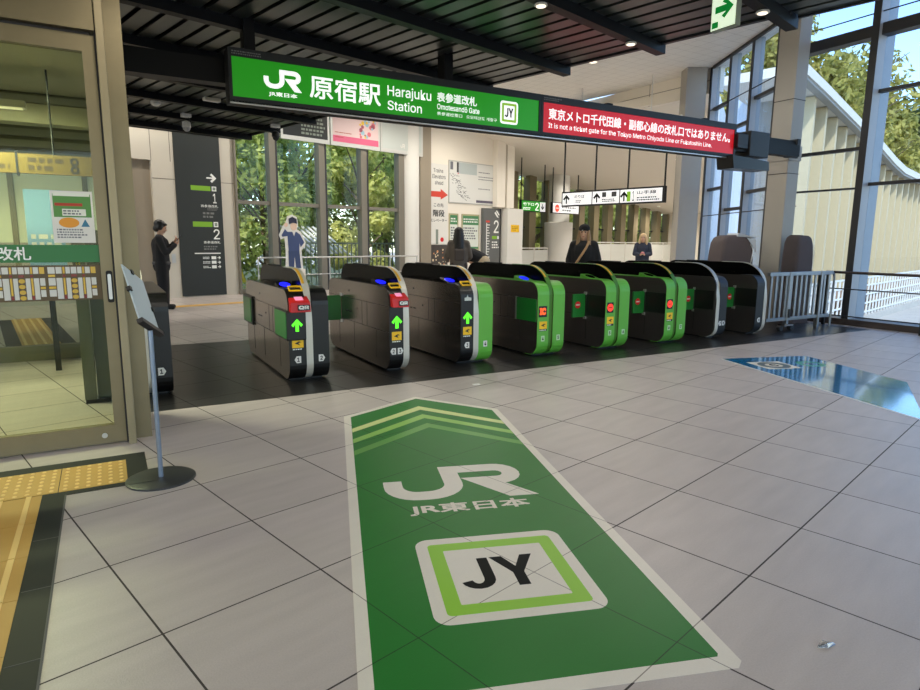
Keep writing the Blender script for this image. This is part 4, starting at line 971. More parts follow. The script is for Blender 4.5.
mb.build('stop_ladder', whitetx, s); panel('red_heading', P0, (.12, .30, 1.84, 1.90), MATS['print_orange_red'], s, 0, .002)
panel('green_bar', P0, (.42, .66, 1.30, 1.40), lg, s, 0, .002); panel('line_tile', P0, (.68, .76, 1.30, 1.40), whitetx, s, 0, .002); bars('small_print', P0, (.42, .76, .98, 1.24), 3, whitetx, s)
MB().ext(P0, [(.52, 2.16), (.58, 2.2), (.70, 2.06), (.74, 2.0), (.66, 2.02)], 0, .002).ext(P0, [(.60, 2.22), (.64, 2.25), (.78, 2.1), (.74, 2.08)], 0, .002).build('route_symbol', whitetx, s)
t = onwall('yellow_notice', 'small yellow notice on the white wall end right of the grey pillar sign', 'notice', 16.12, 1.64, off=.36); s = panel('sheet', P0, (0, .42, 0, .24), yellow, t, 0, .003); bars('print', P0, (.05, .36, .04, .2), 3, mat('notice_brown', (150, 110, 20), .5), s, c=.003)

# ================================================================== HANGING SIGNS IN THE HALL
p = T(14.0, 10.47)
t = thing('hanging_sign', 'long white hanging direction sign with black arrows on four black rods', 'sign', (p.x, p.y, 2.26), Q-R(90))
LW = 3.0; MB().box(0, LW, 0, .12, 0, .39).build('case', blackm, t)
wp = mat('lit_white_panel', (236, 238, 242), .4, emit=.35)
for a, b in ((.03, .96), (.99, 1.78), (1.81, LW-.05)): panel('white_panel', P0, (a, b, .035, .35), wp, t, 0, .004)
pl = PL((0, -.004, 0)); 
for x in (.16, 1.12, 1.92): arrow(MB(), pl, x, .19, .24, 0, .0, .003, .16).build('arrow', matblk, t)
text('lettering', 'のりば', pl, (.42, .74, .20, .29), bl_, t, .01, .001); bars('small_print', pl, (.46, .70, .08, .16), 2, bl_, t)
panel('pictogram', pl, (1.28, 1.40, .20, .32), bl_, t, 0, .002); panel('pictogram', pl, (1.56, 1.70, .20, .32), bl_, t, 0, .002); bars('small_print', pl, (1.28, 1.72, .07, .16), 2, bl_, t)
panel('green_tile', pl, (2.0, 2.10, .06, .30), lime, t, 0, .002); text('number', '1', pl, (2.15, 2.21, .07, .31), bl_, t, 0, .001); text('lettering', '山手線', pl, (2.28, 2.80, .22, .31), bl_, t, .01, .001); bars('small_print', pl, (2.28, 2.88, .06, .17), 2, bl_, t)
for x in (.02, 1.02, 1.98, LW-.03): MB().tube([(x, .06, .39), (x, .06, 1.90)], .022, 8).build('rod', blackm, t)
MB().box(-.3, LW+.3, .02, .10, 1.90, 1.96).build('carrier_bar', white, t)
for x in (.5, LW-.5): MB().tube([(x, .06, 1.96), (x, .06, 2.99)], .015, 8).build('carrier_hanger', white, t)
def hsign(label, xt, yt, z, w, h, pm, rods, rodh, body):
    p = T(xt, yt); t = thing('hanging_sign', label, 'sign', (p.x, p.y, z), Q); MB().box(0, w, 0, .1, 0, h).build('case', blackm, t)
    s = panel('panel', P0, (.03, w-.03, .03, h-.03), pm, t, 0, .004); body(t, s, PL((0, -.004, 0)))
    for x in rods: MB().tube([(x, .05, h), (x, .05, rodh)], .022, 8).build('rod', blackm, t)
def body_green(t, s, pl):
    panel('white_end', pl, (1.08, 1.40, .03, .37), wp, s, 0, .002); arrow(MB(), pl, 1.24, .20, .22, R(180), .002, .004, .2).build('arrow', bl_, s)
    text('exit_number', '2', pl, (.80, 1.0, .06, .34), whiteglow, s, .005, .001); text('lettering', '竹下口', pl, (.10, .72, .22, .33), whiteglow, s, .01, .001); bars('small_print', pl, (.1, .6, .06, .17), 2, whiteglow, s)
hsign('green hanging exit sign with 2 and a down arrow, left of the white column', 17.7, 15.05, 2.42, 1.43, .42, signgrn, (.03, 1.39), 2.0, body_green)
def body_red(t, s, pl):
    k = MB().ext(pl, circ(.30, .20, .14), 0, .002).build('no_entry_disc', redlit, s); MB().ext(pl, [(.2, .175), (.40, .175), (.40, .225), (.2, .225)], .002, .003).build('bar', white, k); bars('small_print', pl, (.6, 1.5, .08, .3), 2, MATS['print_grey'], s)
hsign('white hanging sign with a red no entry disc, behind the long direction sign', 19.55, 15.05, 2.42, 1.75, .42, wp, (.05, 1.7), 2.0, body_red)
# white round column in the corridor with a wider base
t = sroot('trim_10', Q, T(0, 0))
MB().lathe((21.1, 15.9, 0), [(.42, 0), (.42, 4.6)], 28).build('column_shaft', white, t, smooth=True)
MB().lathe((21.1, 15.9, 0), [(.58, 0), (.58, 2.1), (.56, 2.12)], 28).build('column_base', white, t, smooth=True)
# railings in the corridor
def railing(label, x0, x1, yt, z, n, rz=0):
    p = T(x0, yt); t = thing('white_railing', label, 'railing', (p.x, p.y, 0), Q+rz); w = x1-x0
    MB().box(0, w, -.02, .02, z-.05, z).build('top_rail', white, t); MB().box(0, w, -.015, .015, .12, .16).build('bottom_rail', white, t)
    for k in range(n+1): MB().box(k*w/n-.02, k*w/n+.02, -.02, .02, 0, z-.05).build('post', white, t)
    MB().box(0, w, -.006, .006, .2, z-.1).build('infill', mat('pale_panel', (226, 228, 222), .4), t)
    return t
railing('white corridor railing in front of the louvred windows, behind the woman in the knit cap', 22.0, 32.0, 16.3, 1.35, 8)
railing('white corridor railing behind the white wall end, left of the round column', 17.0, 20.4, 15.9, 1.1, 4)
t = thing('window_railing', 'thin pale railing running along the foot of the window wall, behind the first gates', 'railing', (*T(6.9, 14.05)[:2], 0), Q)
MB().tube([(0, 0, .88), (5.0, 0, .88)], .022, 8).build('top_rail', steel_lt, t); MB().tube([(0, 0, .45), (5.0, 0, .45)], .01, 8).build('mid_rail', steel_lt, t)
for k in range(6): MB().tube([(.02+k*.99, 0, 0), (.02+k*.99, 0, .88)], .016, 8).build('post', steel_lt, t)
# cardboard figure
p = T(7.55, 13.5)
t = thing('cardboard_standee', 'flat cardboard standee of a saluting uniformed station attendant by the windows', 'standee', (p.x, p.y, 0), Q)
MB().box(-.28, .30, -.02, .012, 0, .62).build('pedestal', creamlt, t)
def cut(name, pts, m, c): return MB().ext(P0, pts, c, c+.004).build(name, m, t)
ol = [(-.22, .62), (-.20, 1.05), (-.22, 1.35), (-.32, 1.32), (-.36, 1.42), (-.26, 1.62), (-.17, 1.72), (-.13, 1.86), (.0, 1.90), (.12, 1.85), (.15, 1.68), (.12, 1.56), (.22, 1.50), (.34, 1.26), (.32, 1.16), (.22, 1.06), (.25, .62)]
cut('card', ol, white, 0)
nv = mat('navy_print', (62, 78, 122), .6); fl_ = mat('face_print', (232, 200, 178), .6)
cut('jacket', [(-.12, 1.04), (-.14, 1.40), (-.27, 1.38), (-.29, 1.42), (-.2, 1.56), (-.14, 1.5), (.10, 1.50), (.19, 1.44), (.30, 1.25), (.2, 1.14), (.17, 1.24), (.16, 1.05)], nv, .004)
cut('trousers', [(-.13, .64), (-.13, 1.06), (.16, 1.06), (.19, .64), (.06, .64), (.03, .92), (.0, .64)], mat('navy_trousers_print', (54, 70, 110), .6), .004)
cut('face', circ(.03, 1.63, .085, 18, .10), fl_, .004); cut('hand', circ(-.17, 1.66, .05, 12), fl_, .005); cut('cap', [(-.09, 1.68), (-.10, 1.80), (.0, 1.85), (.11, 1.80), (.12, 1.69), (.02, 1.71)], mat('cap_print', (44, 46, 70), .6), .008)
cut('white_shirt', [(-.02, 1.52), (.08, 1.52), (.03, 1.40)], white, .008); cut('brace', [(-.03, -.0), (.03, 0), (.03, .62), (-.03, .62)], dkgrey, -.03)

# ================================================================== PEOPLE
def fuse(mb, name, m, parent, voxel=.012, it=3):
    """melt overlapping volumes into one continuous skin"""
    me = mb.mesh(name); o = bpy.data.objects.new(name, me); COL.objects.link(o)
    r = o.modifiers.new('r', 'REMESH'); r.mode = 'VOXEL'; r.voxel_size = voxel
    s = o.modifiers.new('s', 'SMOOTH'); s.iterations = it; s.factor = .5
    dg = bpy.context.evaluated_depsgraph_get(); res = bpy.data.meshes.new_from_object(o.evaluated_get(dg)); res.name = name
    bpy.data.objects.remove(o); bpy.data.meshes.remove(me)
    res.materials.clear(); res.materials.append(m); res.polygons.foreach_set('use_smooth', [True]*len(res.polygons))
    return link(name, res, parent)
def limb(mb, pts):
    for (p, r), (q, s) in zip(pts, pts[1:]): mb.cap(p, r, q, s)
    return mb
def hand(mb, wrist, d, up, curl=.6, side=1):
    """palm and five bent fingers"""
    wrist, d, up = Vector(wrist), Vector(d).normalized(), Vector(up).normalized(); x = d.cross(up).normalized()*side; up = x.cross(d)*side
    mb.cap(wrist, .022, wrist+d*.03, .026)
    for i, (L, o) in enumerate(((.062, -.030), (.072, -.010), (.068, .010), (.054, .028))):
        b = wrist+d*.075+x*o; mb.cap(wrist+d*.025+x*o*.7, .014, b, .011)
        k = b+d*L*.5*math.cos(curl)+up*L*.5*math.sin(curl); mb.cap(b, .0095, k, .0088)
        e = k+d*L*.5*math.cos(curl*2)+up*L*.5*math.sin(curl*2); mb.cap(k, .0088, e, .0075)
    b = wrist+d*.03-x*.035; k = b+d*.03-x*.02+up*.015; mb.cap(wrist+d*.015-x*.015, .015, b, .0125); mb.cap(b, .0115, k, .010); mb.cap(k, .010, k+d*.022+up*.012, .0085)
def head(mb, c, f, up, s=1.0):
    """skull, jaw, nose, ears; f is where the face looks"""
    c, f, up = Vector(c), Vector(f).normalized(), Vector(up).normalized(); r = f.cross(up).normalized(); up = r.cross(f)
    rot = Matrix((r, f, up)).transposed()
    P = lambda a, b, d: c+r*a*s+f*b*s+up*d*s
    mb.ell(P(0, -.012, .03), (.075*s, .092*s, .088*s), rot=rot); mb.ell(P(0, .018, -.03), (.060*s, .070*s, .078*s), rot=rot); mb.ell(P(0, .045, -.082), (.030*s, .028*s, .024*s), rot=rot)
    mb.cap(P(0, .082, .012), .009*s, P(0, .100, -.022), .013*s)
    mb.cap(P(-.018, .080, -.058), .008*s, P(.018, .080, -.058), .008*s)
    for q in (-1, 1): mb.ell(P(q*.078, -.008, -.005), (.010*s, .020*s, .030*s), rot=rot); mb.ell(P(q*.034, .070, -.02), (.022*s, .018*s, .02*s), rot=rot)
    return P, rot
def face(P, rot, parent, s=1.0):
    mb = MB()
    for q in (-1, 1): mb.ell(P(q*.030, .081, .008), (.013*s, .007*s, .007*s), 10, 6, rot=rot)
    mb.build('eyes', mat('eye_dark', (40, 30, 26), .3), parent)
    mb = MB()
    for q in (-1, 1): mb.cap(P(q*.045, .076, .026), .004*s, P(q*.018, .086, .030), .005*s, 8)
    mb.build('eyebrows', hairblk, parent)
    MB().ell(P(0, .087, -.058), (.021*s, .006*s, .007*s), 10, 6, rot=rot).build('lips', mat('lips', (170, 92, 84), .5), parent)
def person(label, loc, rz, arms, jacket, trousers, hairm, headdir=(0, 1, -.1), H=1.62, lean=0, legs=True, wide=1.0, coat=0):
    """adult standing; local +Y is where the body faces. arms: per side (elbow, wrist, hand direction, palm up)"""
    t = thing('person', label, 'person', loc, rz)
    k = H/1.62
    S = lambda *a: Vector(a)*k
    chest = S(0, .0+lean, 1.20); neck = S(0, .005+lean, 1.36); hc = S(0, .03+lean, 1.50)
    b = MB()
    limb(b, [(S(0, 0, .84), .125*k), (S(0, 0, 1.0), .115*k), (chest, .13*k), (S(0, lean, 1.30), .08*k), (neck, .050*k), (S(0, .015+lean, 1.45), .048*k)])
    for q in (-1, 1):
        sh = S(q*.155, lean-.005, 1.30); el, wr, hd, pu = arms[0 if q < 0 else 1]
        limb(b, [(S(q*.06, lean, 1.30), .06*k), (sh, .052*k), (S(*el), .040*k), (S(*wr), .028*k)]); hand(b, S(*wr), hd, pu, side=q)
        limb(b, [(S(q*.075, 0, .84), .095*k), (S(q*.085, .01, .46), .058*k), (S(q*.09, -.01, .09), .036*k)]); b.cap(S(q*.09, -.02, .05), .038*k, S(q*.10, .14, .035), .030*k)
    P, rot = head(b, hc, headdir, (0, 0, 1), k)
    bo = fuse(b, 'body', skin, t, .009, 2); face(P, rot, bo, k)
    j = MB(); w = wide
    limb(j, [(S(0, 0, .80-coat), (.155+coat*.1)*k*w), (S(0, 0, 1.0), .145*k*w), (chest, .158*k*w), (S(0, lean-.005, 1.31), .085*k)])
    for q in (-1, 1):
        el, wr, hd, pu = arms[0 if q < 0 else 1]; wv = S(*wr); ev = S(*el); cut_ = wv+(ev-wv).normalized()*.03
        limb(j, [(S(q*.05, lean, 1.32), .06*k), (S(q*.165, lean-.005, 1.30), .066*k*w), (ev, .058*k*w), (cut_, .045*k*w)])
        j.cap(S(q*.07*w, 0, .82-coat), .11*k*w, S(q*.10*w, lean, 1.20), .09*k*w)
    jo = fuse(j, 'jacket', jacket, t, .014, 3)
    if legs:
        l = MB()
        for q in (-1, 1): limb(l, [(S(q*.07, 0, .86), .12*k), (S(q*.088, .01, .46), .098*k), (S(q*.092, -.005, .075), .09*k)])
        l.cap(S(-.05, 0, .88), .12*k, S(.05, 0, .88), .12*k); fuse(l, 'trousers', trousers, t, .014, 3)
        for q in (-1, 1):
            sh = MB(); sh.cap(S(q*.09, -.03, .045), .045*k, S(q*.10, .15, .040), .038*k); sh.box(q*.095*k-.045, q*.095*k+.045, -.07, .18, .001, .02); fuse(sh, 'shoe', blackm, t, .01, 2)
    return t, S, P, rot, bo, jo, hc
blkcloth = mat('black_cloth', (22, 22, 25), .85, noise=.1, nscale=20)
# left: reading a phone
t, S, P, rot, bo, jo, hc = person('person in black jacket and wide trousers holding a phone, by the dark guide board', (.92, 12.9, 0), R(-100),
    [((-.20, .10, 1.06), (-.05, .24, 1.24), (.2, .5, .8), (0, -1, .4)), ((.21, .10, 1.05), (.06, .27, 1.20), (-.3, .6, .7), (0, -1, .4))], blkcloth, blkcloth, hairblk, (.0, 1, -.35), H=1.63)
hm = MB(); hm.ell(P(0, -.035, .055), (.108, .108, .088), rot=rot); hm.ell(P(0, -.065, -.03), (.088, .065, .075), rot=rot)
for q in (-1, 1): hm.ell(P(q*.085, -.01, .005), (.030, .055, .055), 10, 7, rot=rot); hm.ell(P(q*.04, .052, .082), (.05, .034, .026), 10, 7, rot=rot)
fuse(hm, 'hair', hairblk, bo, .01, 2)
mb = MB(); mb.ell((0, 0, .86), (.175, .165, .08)); mb.build('patterned_waist', mat('grey_patterned_cloth', (62, 62, 66), .8, noise=.6, nscale=40), t, smooth=True)
pz = Vector((0, .33, 1.30)); wz = Matrix.Rotation(R(-100), 4, 'Z') @ pz
ph = MB().box(-.036, .036, -.005, .005, -.07, .07).build('phone', blackgl, None, bevel=.004); ph.location = (.92+wz.x, 12.9+wz.y, wz.z+.03); ph.rotation_euler = (R(-40), 0, R(-100)); tag(ph, 'dark phone in the hands of the person by the guide board', 'phone')
MB().box(-.032, .032, -.0065, -.005, -.062, .062).build('screen', mat('phone_screen', (190, 196, 210), .2, emit=.3), ph)
# woman in knit cap behind the gates, facing us
down = [((-.24, -.02, 1.05), (-.25, .08, .82), (0, .2, -1), (1, 0, 0)), ((.24, -.02, 1.05), (.25, .08, .82), (0, .2, -1), (-1, 0, 0))]
t, S, P, rot, bo, jo, hc = person('person in black knit cap and black jacket with tan strap, behind the green gates', (6.95, 8.05, 0), R(90+60.3-18),
    down, blkcloth, mat('dark_trousers', (40, 40, 44), .8), hairblk, (.0, 1, -.05), H=1.57, wide=1.18)
fair = mat('light_brown_hair', (152, 120, 84), .5, noise=.2, nscale=40)
mb = MB(); mb.ell(P(0, -.02, .075), (.094, .104, .075), rot=rot); mb.ell(P(0, -.012, .058), (.095, .105, .028), rot=rot); kc = fuse(mb, 'knit_cap', mat('black_knit', (16, 16, 18), .9), bo, .009, 2)
MB().ell(P(.02, .088, .048), (.012, .004, .008), 8, 6, rot=rot).build('cap_badge', steel_lt, kc)
mb = MB()
for q in (-1, 1): limb(mb, [(P(q*.070, .01, .03), .028), (P(q*.085, .03, -.08), .035), (P(q*.095, .055, -.22), .035), (P(q*.10, .065, -.34), .022)])
limb(mb, [(P(0, -.06, .03), .06), (P(0, -.07, -.12), .07)]); fuse(mb, 'hair', fair, bo, .011, 2)
mb = MB(); pth = [S(-.10, .10, 1.36), S(-.06, .165, 1.25), S(.04, .195, 1.08), S(.14, .17, .92), S(.19, .08, .82)]
mb.tube(pth, .020, 8); mb.build('shoulder_strap', mat('tan_strap', (190, 150, 108), .6), t, smooth=True)
# long haired woman with her back to us
t, S, P, rot, bo, jo, hc = person('person with long black hair and grey brown coat seen from behind, reading the wall notices', (6.2, 10.95, 0), R(-30+5),
    [((-.25, .02, 1.03), (-.22, .16, .92), (.3, .8, .1), (0, 0, 1)), ((.24, .02, 1.03), (.20, .18, .95), (-.3, .8, .1), (0, 0, 1))], mat('taupe_coat', (92, 84, 76), .8, noise=.12, nscale=10), mat('dark_skirt', (52, 46, 44), .8), hairblk, (.0, 1, 0), H=1.58, coat=.25, wide=1.0)
mb = MB(); mb.ell(P(0, -.03, .04), (.094, .098, .088), rot=rot); limb(mb, [(P(0, -.05, .0), .092), (P(0, -.085, -.16), .10), (P(0, -.11, -.30), .105), (P(0, -.12, -.36), .06)])
for q in (-1, 1): limb(mb, [(P(q*.05, -.03, .0), .05), (P(q*.09, -.06, -.26), .05)])
fuse(mb, 'hair', hairblk, bo, .011, 2)
MB().box(-.11, .11, -.20, -.12, .92, 1.16).build('backpack', mat('brown_pack', (74, 66, 62), .8), t, bevel=.04)
# person bending over next to her
t = thing('person', 'person bending forward in black top and beige trousers right of the long haired person', 'person', (6.75, 10.95, 0), R(60))
b = MB(); limb(b, [((0, 0, .84), .12), ((0, .22, .98), .12), ((0, .36, 1.0), .10), ((0, .44, .96), .05), ((0, .50, .93), .048)])
for q in (-1, 1):
    limb(b, [((q*.10, .36, 1.0), .06), ((q*.17, .36, .96), .05), ((q*.2, .42, .72), .04), ((q*.12, .56, .58), .028)]); hand(b, (q*.12, .56, .58), (0, .4, -.6), (0, 1, 0), side=q)
    limb(b, [((q*.08, -.02, .82), .10), ((q*.10, .04, .45), .06), ((q*.10, -.02, .09), .036)]); b.cap((q*.10, -.02, .05), .036, (q*.11, .14, .035), .03)
P, rot = head(b, (0, .56, .90), (0, .7, -.7), (0, .6, .7)); bo = fuse(b, 'body', skin, t, .01, 2); face(P, rot, bo)
mb = MB(); mb.ell(P(0, -.02, .045), (.09, .098, .085), rot=rot); fuse(mb, 'hair', hairblk, bo, .011, 2)
j = MB(); limb(j, [((0, .0, .93), .15), ((0, .2, 1.02), .155), ((0, .38, 1.0), .12)])
for q in (-1, 1): limb(j, [((q*.08, .34, 1.0), .08), ((q*.17, .36, .97), .065), ((q*.2, .42, .74), .055)])
fuse(j, 'top', blkcloth, t, .014, 3)
l = MB()
for q in (-1, 1): limb(l, [((q*.07, -.03, .86), .14), ((q*.10, .04, .46), .09), ((q*.10, -.01, .07), .075)])
l.cap((-.06, -.04, .90), .13, (.06, -.04, .90), .13); fuse(l, 'trousers', mat('beige_cloth', (190, 172, 142), .8), t, .014, 3)
for q in (-1, 1): MB().cap((q*.10, -.03, .045), .045, (q*.11, .15, .04), .038).build('shoe', white, t, smooth=True)
# fair haired woman far off
t, S, P, rot, bo, jo, hc = person('person with fair hair and navy jacket holding a pink phone, by the corridor railing', (13.1, 12.7, 0), R(90+45),
    [((-.22, .06, 1.04), (-.06, .24, 1.02), (.5, .5, .2), (0, 0, 1)), ((.22, .06, 1.04), (.06, .24, 1.02), (-.5, .5, .2), (0, 0, 1))], mat('navy_jacket', (40, 46, 62), .8), denim, hairblk, (.1, 1, -.1), H=1.56, wide=1.08)
mb = MB(); mb.ell(P(0, -.025, .05), (.092, .1, .085), rot=rot)
for q in (-1, 1): limb(mb, [(P(q*.075, -.01, .03), .035), (P(q*.09, .01, -.10), .04), (P(q*.095, .03, -.2), .03)])
limb(mb, [(P(0, -.06, .0), .07), (P(0, -.08, -.16), .07)]); fuse(mb, 'hair', mat('fair_hair', (206, 174, 130), .5), bo, .011, 2)
wz = Matrix.Rotation(R(135), 4, 'Z') @ Vector((0, .31, 1.03))
ph = MB().box(-.05, .05, -.03, .03, -.006, .006).build('phone', mat('pink_case', (226, 110, 140), .4), None, bevel=.004); ph.location = (13.1+wz.x, 12.7+wz.y, wz.z); ph.rotation_euler = (R(30), 0, R(135)); tag(ph, 'small pink phone in the hands of the fair haired person', 'phone')

# ================================================================== OUTSIDE
# pale building with fins and a sweeping roof edge (building grid)
BL = 8.0
p = T(0, BL); t = thing('finned_building', 'pale building with upright fins and sweeping curved roof edge beyond the right glass wall', 'building', (p.x, p.y, -1.25), Q)
top = [(20.4, 6.52), (22.7, 6.27), (26.5, 5.8), (29.9, 5.39), (32.5, 5.0), (34.5, 4.78), (37.5, 4.71), (44, 4.75), (60, 5.1)]
def ztop(x):
    for (a, za), (b, zb) in zip(top, top[1:]):
        if a <= x <= b: return za+(zb-za)*(x-a)/(b-a)
W_ = PL((0, 0, 0)); up = 1.25
MB().ext(W_, [(22.5, 0)]+[(60, 0)]+[(a, b+up-.2) for a, b in top[:1:-1]]+[(22.5, 6.27+up-.2)], -1, 0).build('wall', facadem, t)
MB().box(22.5, 22.8, 0, 1.75, 0, 8.2).build('end_wing', mat('pale_blue_cladding', (196, 206, 220), .5), t)
mb = MB()
for (a, za), (b, zb) in zip(top, top[1:]): mb.ext(W_, [(a, za+up-.28), (b, zb+up-.28), (b, zb+up), (a, za+up)], -1.2, 1.3)
mb.build('roof_edge', mat('roof_edge_pale', (214, 208, 196), .6), t)
mb = MB()
for (a, za), (b, zb) in zip(top, top[1:]): mb.ext(W_, [(a, za+up-.36), (b, zb+up-.36), (b, zb+up-.28), (a, za+up-.28)], 1.0, 1.24)
mb.build('gutter', mat('gutter_grey', (150, 150, 146), .5), t)
x = 22.6
while x < 46:
    MB().box(x, x+.16, -.95, 0, 0, ztop(x)+up-.3).build('fin', mat('fin_pale', (198, 182, 148), .8, noise=.04), t); x += 1.22
# lattice fence and kerb wall in front of it
p = T(16, 5.4); t = thing('lattice_fence', 'white lattice fence on the street below the finned building', 'fence', (p.x, p.y, -1.25), Q)
for k in range(70): MB().box(k*.42, k*.42+.06, -.02, .02, .2, 1.5).build('picket', white, t)
for z in (.3, .6, .9, 1.2, 1.46): MB().box(0, 29.4, -.015, .015, z, z+.05).build('rail', white, t)
MB().box(0, 29.4, -.1, .1, 0, .22).build('kerb', gravel, t)
p = T(18, 6.3); t = thing('planting_bed', 'low dark clutter and shrubs between the lattice fence and the finned building', 'shrub bed', (p.x, p.y, -1.25), Q); rg = random.Random(4)
mb = MB()
for k in range(120): mb.ell((rg.uniform(0, 26), rg.uniform(-.3, .4), rg.uniform(.2, .9)), (rg.uniform(.15, .5), .3, rg.uniform(.1, .35)), 7, 5)
mb.build('shrubs', mat('dry_shrub', (142, 116, 92), .9, noise=.5, nscale=3), t)

def tree(label, x, y, z, h, rx, rz_, n, m, seed, leaf=.16, grp=None, lowest=.25):
    rg = random.Random(seed); t = thing('tree', label, 'tree', (x, y, z), 0, grp)
    mb = MB(); mb.tube([(0, 0, 0), (rg.uniform(-.2, .2), rg.uniform(-.2, .2), h*.4), (rg.uniform(-.4, .4), rg.uniform(-.4, .4), h*.8)], [.16*h/7, .12*h/7, .04*h/7], 8)
    for k in range(9):
        a = rg.uniform(0, 6.28); z0 = h*rg.uniform(.2, .65); L = rx*rg.uniform(.6, 1.0)
        mb.tube([(0, 0, z0), (L*.5*math.cos(a), L*.5*math.sin(a), z0+L*.45), (L*math.cos(a), L*math.sin(a), z0+L*.8)], [.05*h/7, .03*h/7, .012*h/7], 5)
    mb.build('trunk', bark, t, smooth=True)
    cl_ = []
    for k in range(34):
        while True:
            q = Vector((rg.uniform(-1, 1), rg.uniform(-1, 1), rg.uniform(-1, 1)))
            if q.length < 1: break
        cl_.append((Vector((q.x*rx*.85, q.y*rx*.85, h*(lowest+(1-lowest)/2)+q.z*h*(1-lowest)/2*.9)), rg.uniform(.25, .5)*rx*.75))
    vs, fs = [], []
    for i in range(n):
        c, r = rg.choice(cl_); q = Vector((rg.gauss(0, 1), rg.gauss(0, 1), rg.gauss(0, 1))).normalized(); p = c+q*r*rg.uniform(.6, 1.05)
        nn = (q+Vector((rg.uniform(-1, 1), rg.uniform(-1, 1), rg.uniform(-.4, 1)))*.9).normalized(); u = nn.orthogonal().normalized(); u.rotate(Matrix.Rotation(rg.uniform(0, 6.28), 3, nn)); v = nn.cross(u)
        a = leaf*rg.uniform(.6, 1.3); k = len(vs)
        vs += [p-u*a, p-v*a*.45, p+u*a, p+v*a*.45]; fs.append((k, k+1, k+2, k+3))
    me = bpy.data.meshes.new('foliage'); me.from_pydata([tuple(v) for v in vs], [], fs); me.materials.append(m); link('foliage', me, t)
G1 = 'trees beyond the window wall'
for i, (xt, yt, h, r, m) in enumerate(((5.2, 18.0, 7, 2.0, leaf1), (7.6, 20.2, 8.5, 2.3, leaf1), (9.6, 18.6, 7, 1.9, leaf2), (11.6, 20.6, 9, 2.4, leaf2), (13.4, 19.0, 7.5, 2.0, leaf1), (15.6, 20.6, 8, 2.2, leaf2), (18.0, 20.0, 7.5, 2.1, leaf2), (20.4, 20.6, 9, 2.4, leaf3), (8.5, 24.5, 11, 3.2, leaf3), (13.5, 25, 12, 3.4, leaf2), (18.5, 25, 12, 3.4, leaf3), (4.0, 23.5, 10, 3, leaf2), (23.5, 24, 11, 3.2, leaf2))):
    p = T(xt, yt); tree('sunlit leafy tree beyond the window wall, among the trees there', p.x, p.y, -1.25, h, r, 0, 6500, m, 100+i, .12 if yt < 22 else .2, G1, .06)
G2 = 'trees beyond the louvred windows'
for i, (xt, yt, h, r, m) in enumerate(((24.5, 20.0, 8, 2.4, leaf1), (28.5, 21.5, 8, 2.6, leaf2), (33, 21.0, 8, 2.6, leaf1), (38, 22.5, 9, 3, leaf2), (44, 23, 9, 3, leaf1), (50, 25, 10, 3.4, leaf2), (30, 27, 11, 3.6, leaf2), (42, 29, 11, 3.8, leaf3))):
    p = T(xt, yt); tree('leafy tree beyond the louvred corridor windows, among the trees there', p.x, p.y, -1.25, h, r, 0, 3200, m, 200+i, .22, G2, .05)
# wooded rise behind the finned building
hill = MB(); gxs = [36+k*5 for k in range(24)]
rows = []
for yy, f in ((10.5, 0), (13, .55), (19, .9), (34, 1.0)): rows.append([Vector((x, yy, -1.25+f*(8-.02*(x-36)))) for x in gxs])
for a, b in zip(rows, rows[1:]):
    for i in range(len(gxs)-1): hill.add([a[i], a[i+1], b[i+1], b[i]], [(0, 1, 2, 3)])
o = hill.build('hillside', mat('hill_soil', (86, 92, 52), .9, noise=.3, nscale=1), None); o['kind'] = 'structure'; o.rotation_euler = (0, 0, Q)
G3 = 'trees on the rise behind the finned building'
for i, (xt, yt, z, h, r, m) in enumerate(((43, 12.2, 3.5, 10, 3.8, hl1), (48.5, 14.2, 4.5, 11.5, 4.2, hl1), (54, 13.2, 4, 10, 3.8, hl1), (59.5, 14.8, 4, 11, 4.4, hl1), (66, 13.6, 4, 10, 4.2, hl2), (72, 15.2, 4, 11, 4.6, hl2), (79, 14.2, 4, 11, 4.8, hl3), (87, 16, 4, 12, 5.2, hl3), (96, 16, 4, 12, 5.4, hl3), (50, 19, 6, 12, 4.6, hl1), (59, 20.5, 6, 12, 4.8, hl2), (69, 21, 6, 11.5, 5.0, hl2), (80, 22, 6, 11.5, 5.4, hl3), (92, 23, 6, 12, 5.6, hl3), (40, 16, 5, 11, 4.2, hl1))):
    p = T(xt, yt); tree('tall leafy tree on the rise behind the finned building, among the trees there', p.x, p.y, z-1, h, r, 0, 7000, m, 300+i, .26, G3, .1)
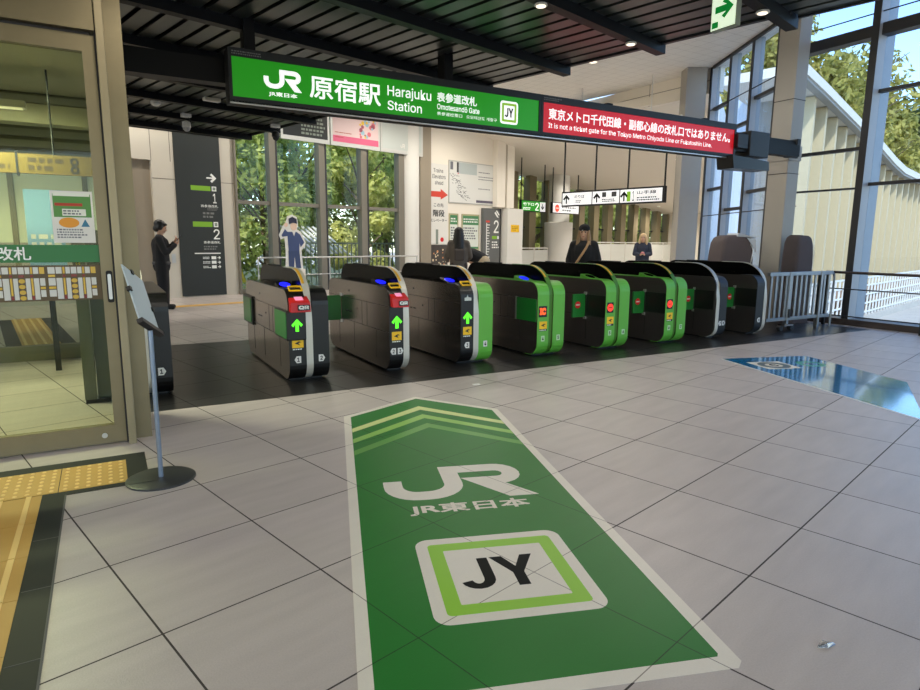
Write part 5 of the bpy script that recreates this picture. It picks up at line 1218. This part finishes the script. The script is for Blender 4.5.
# green mesh screen and barred lean-to outside the windows
p = T(7.0, 16.6); t = thing('green_screen', 'green mesh screen standing among the trees outside the leftmost window', 'screen', (p.x, p.y, -1.25), Q)
MB().box(0, .55, 0, .03, 1.6, 4.9).build('mesh_panel', mat('screen_green', (60, 170, 110), .6), t); MB().box(-.05, .0, 0, .05, 0, 5.0).build('post', steel, t)
MB().tube([(-.2, -.1, 4.3), (.7, -.1, 1.4)], .05, 8).build('yellow_brace', mat('hi_vis_yellow', (226, 200, 60), .5), t, smooth=True)
p = T(9.2, 16.3); t = thing('barred_fence', 'pale barred fence with a slatted lean-to roof outside the windows', 'fence', (p.x, p.y, -1.25), Q)
barm = mat('green_grey_bar', (120, 132, 112), .5)
for k in range(40): MB().box(k*.16, k*.16+.03, 0, .03, 0, 2.5).build('bar', barm, t)
for z in (.4, 1.5, 2.45): MB().box(0, 6.4, .0, .04, z, z+.05).build('rail', barm, t)
for k in range(8): MB().loft([[(k*.18+.5, .05, 2.15), (k*.18+.57, .05, 2.15), (k*.18+.57, .05, 2.19), (k*.18+.5, .05, 2.19)], [(k*.18, .9, 2.95), (k*.18+.07, .9, 2.95), (k*.18+.07, .9, 2.99), (k*.18, .9, 2.99)]]).build('roof_slat', white, t)

# lamps set in the white ceilings; those over the hall are added for brightness
def hall(xt, yt, z, e, nm):
    p = T(xt, yt); t = thing('recessed_lamp', nm, 'lamp', (p.x, p.y, z), Q, 'recessed lamps of the hall ceilings')
    MB().lathe((0, 0, 0), [(.11, .004), (.11, -.012), (.09, -.016)], 20).build('lamp_rim', white, t)
    MB().lathe((0, 0, 0), [(.085, -.016), (.085, -.019)], 20).build('lamp_lens', lensm, t)
    l = bpy.data.lights.new('lamp_light', 'SPOT'); l.energy = e; l.color = (1, .93, .82); l.spot_size = R(160); l.spot_blend = .8; l.shadow_soft_size = .15
    lo = bpy.data.objects.new('lamp_light', l); COL.objects.link(lo); lo.parent = t; lo.location = (0, 0, -.12)
HN = 'small round recessed lamp in the warm white hall ceiling, one of a partly added set'
for (a, b) in ((7.6, 12.6), (10.5, 12.8), (13.2, 12.6), (9.0, 9.0), (12.2, 8.4), (8.6, 4.6), (4.0, 13.4), (.5, 13.4)): hall(a, b, 5.25, 270, HN)
for (a, b) in ((16.5, 8.9), (16.5, 12.5), (20.5, 10.5), (20.5, 14.5), (25, 12.3), (25, 15.3), (29.5, 14), (29.5, 16)): hall(a, b, 4.75-(a-14.9)*1.95/18.1-.005, 210, HN)
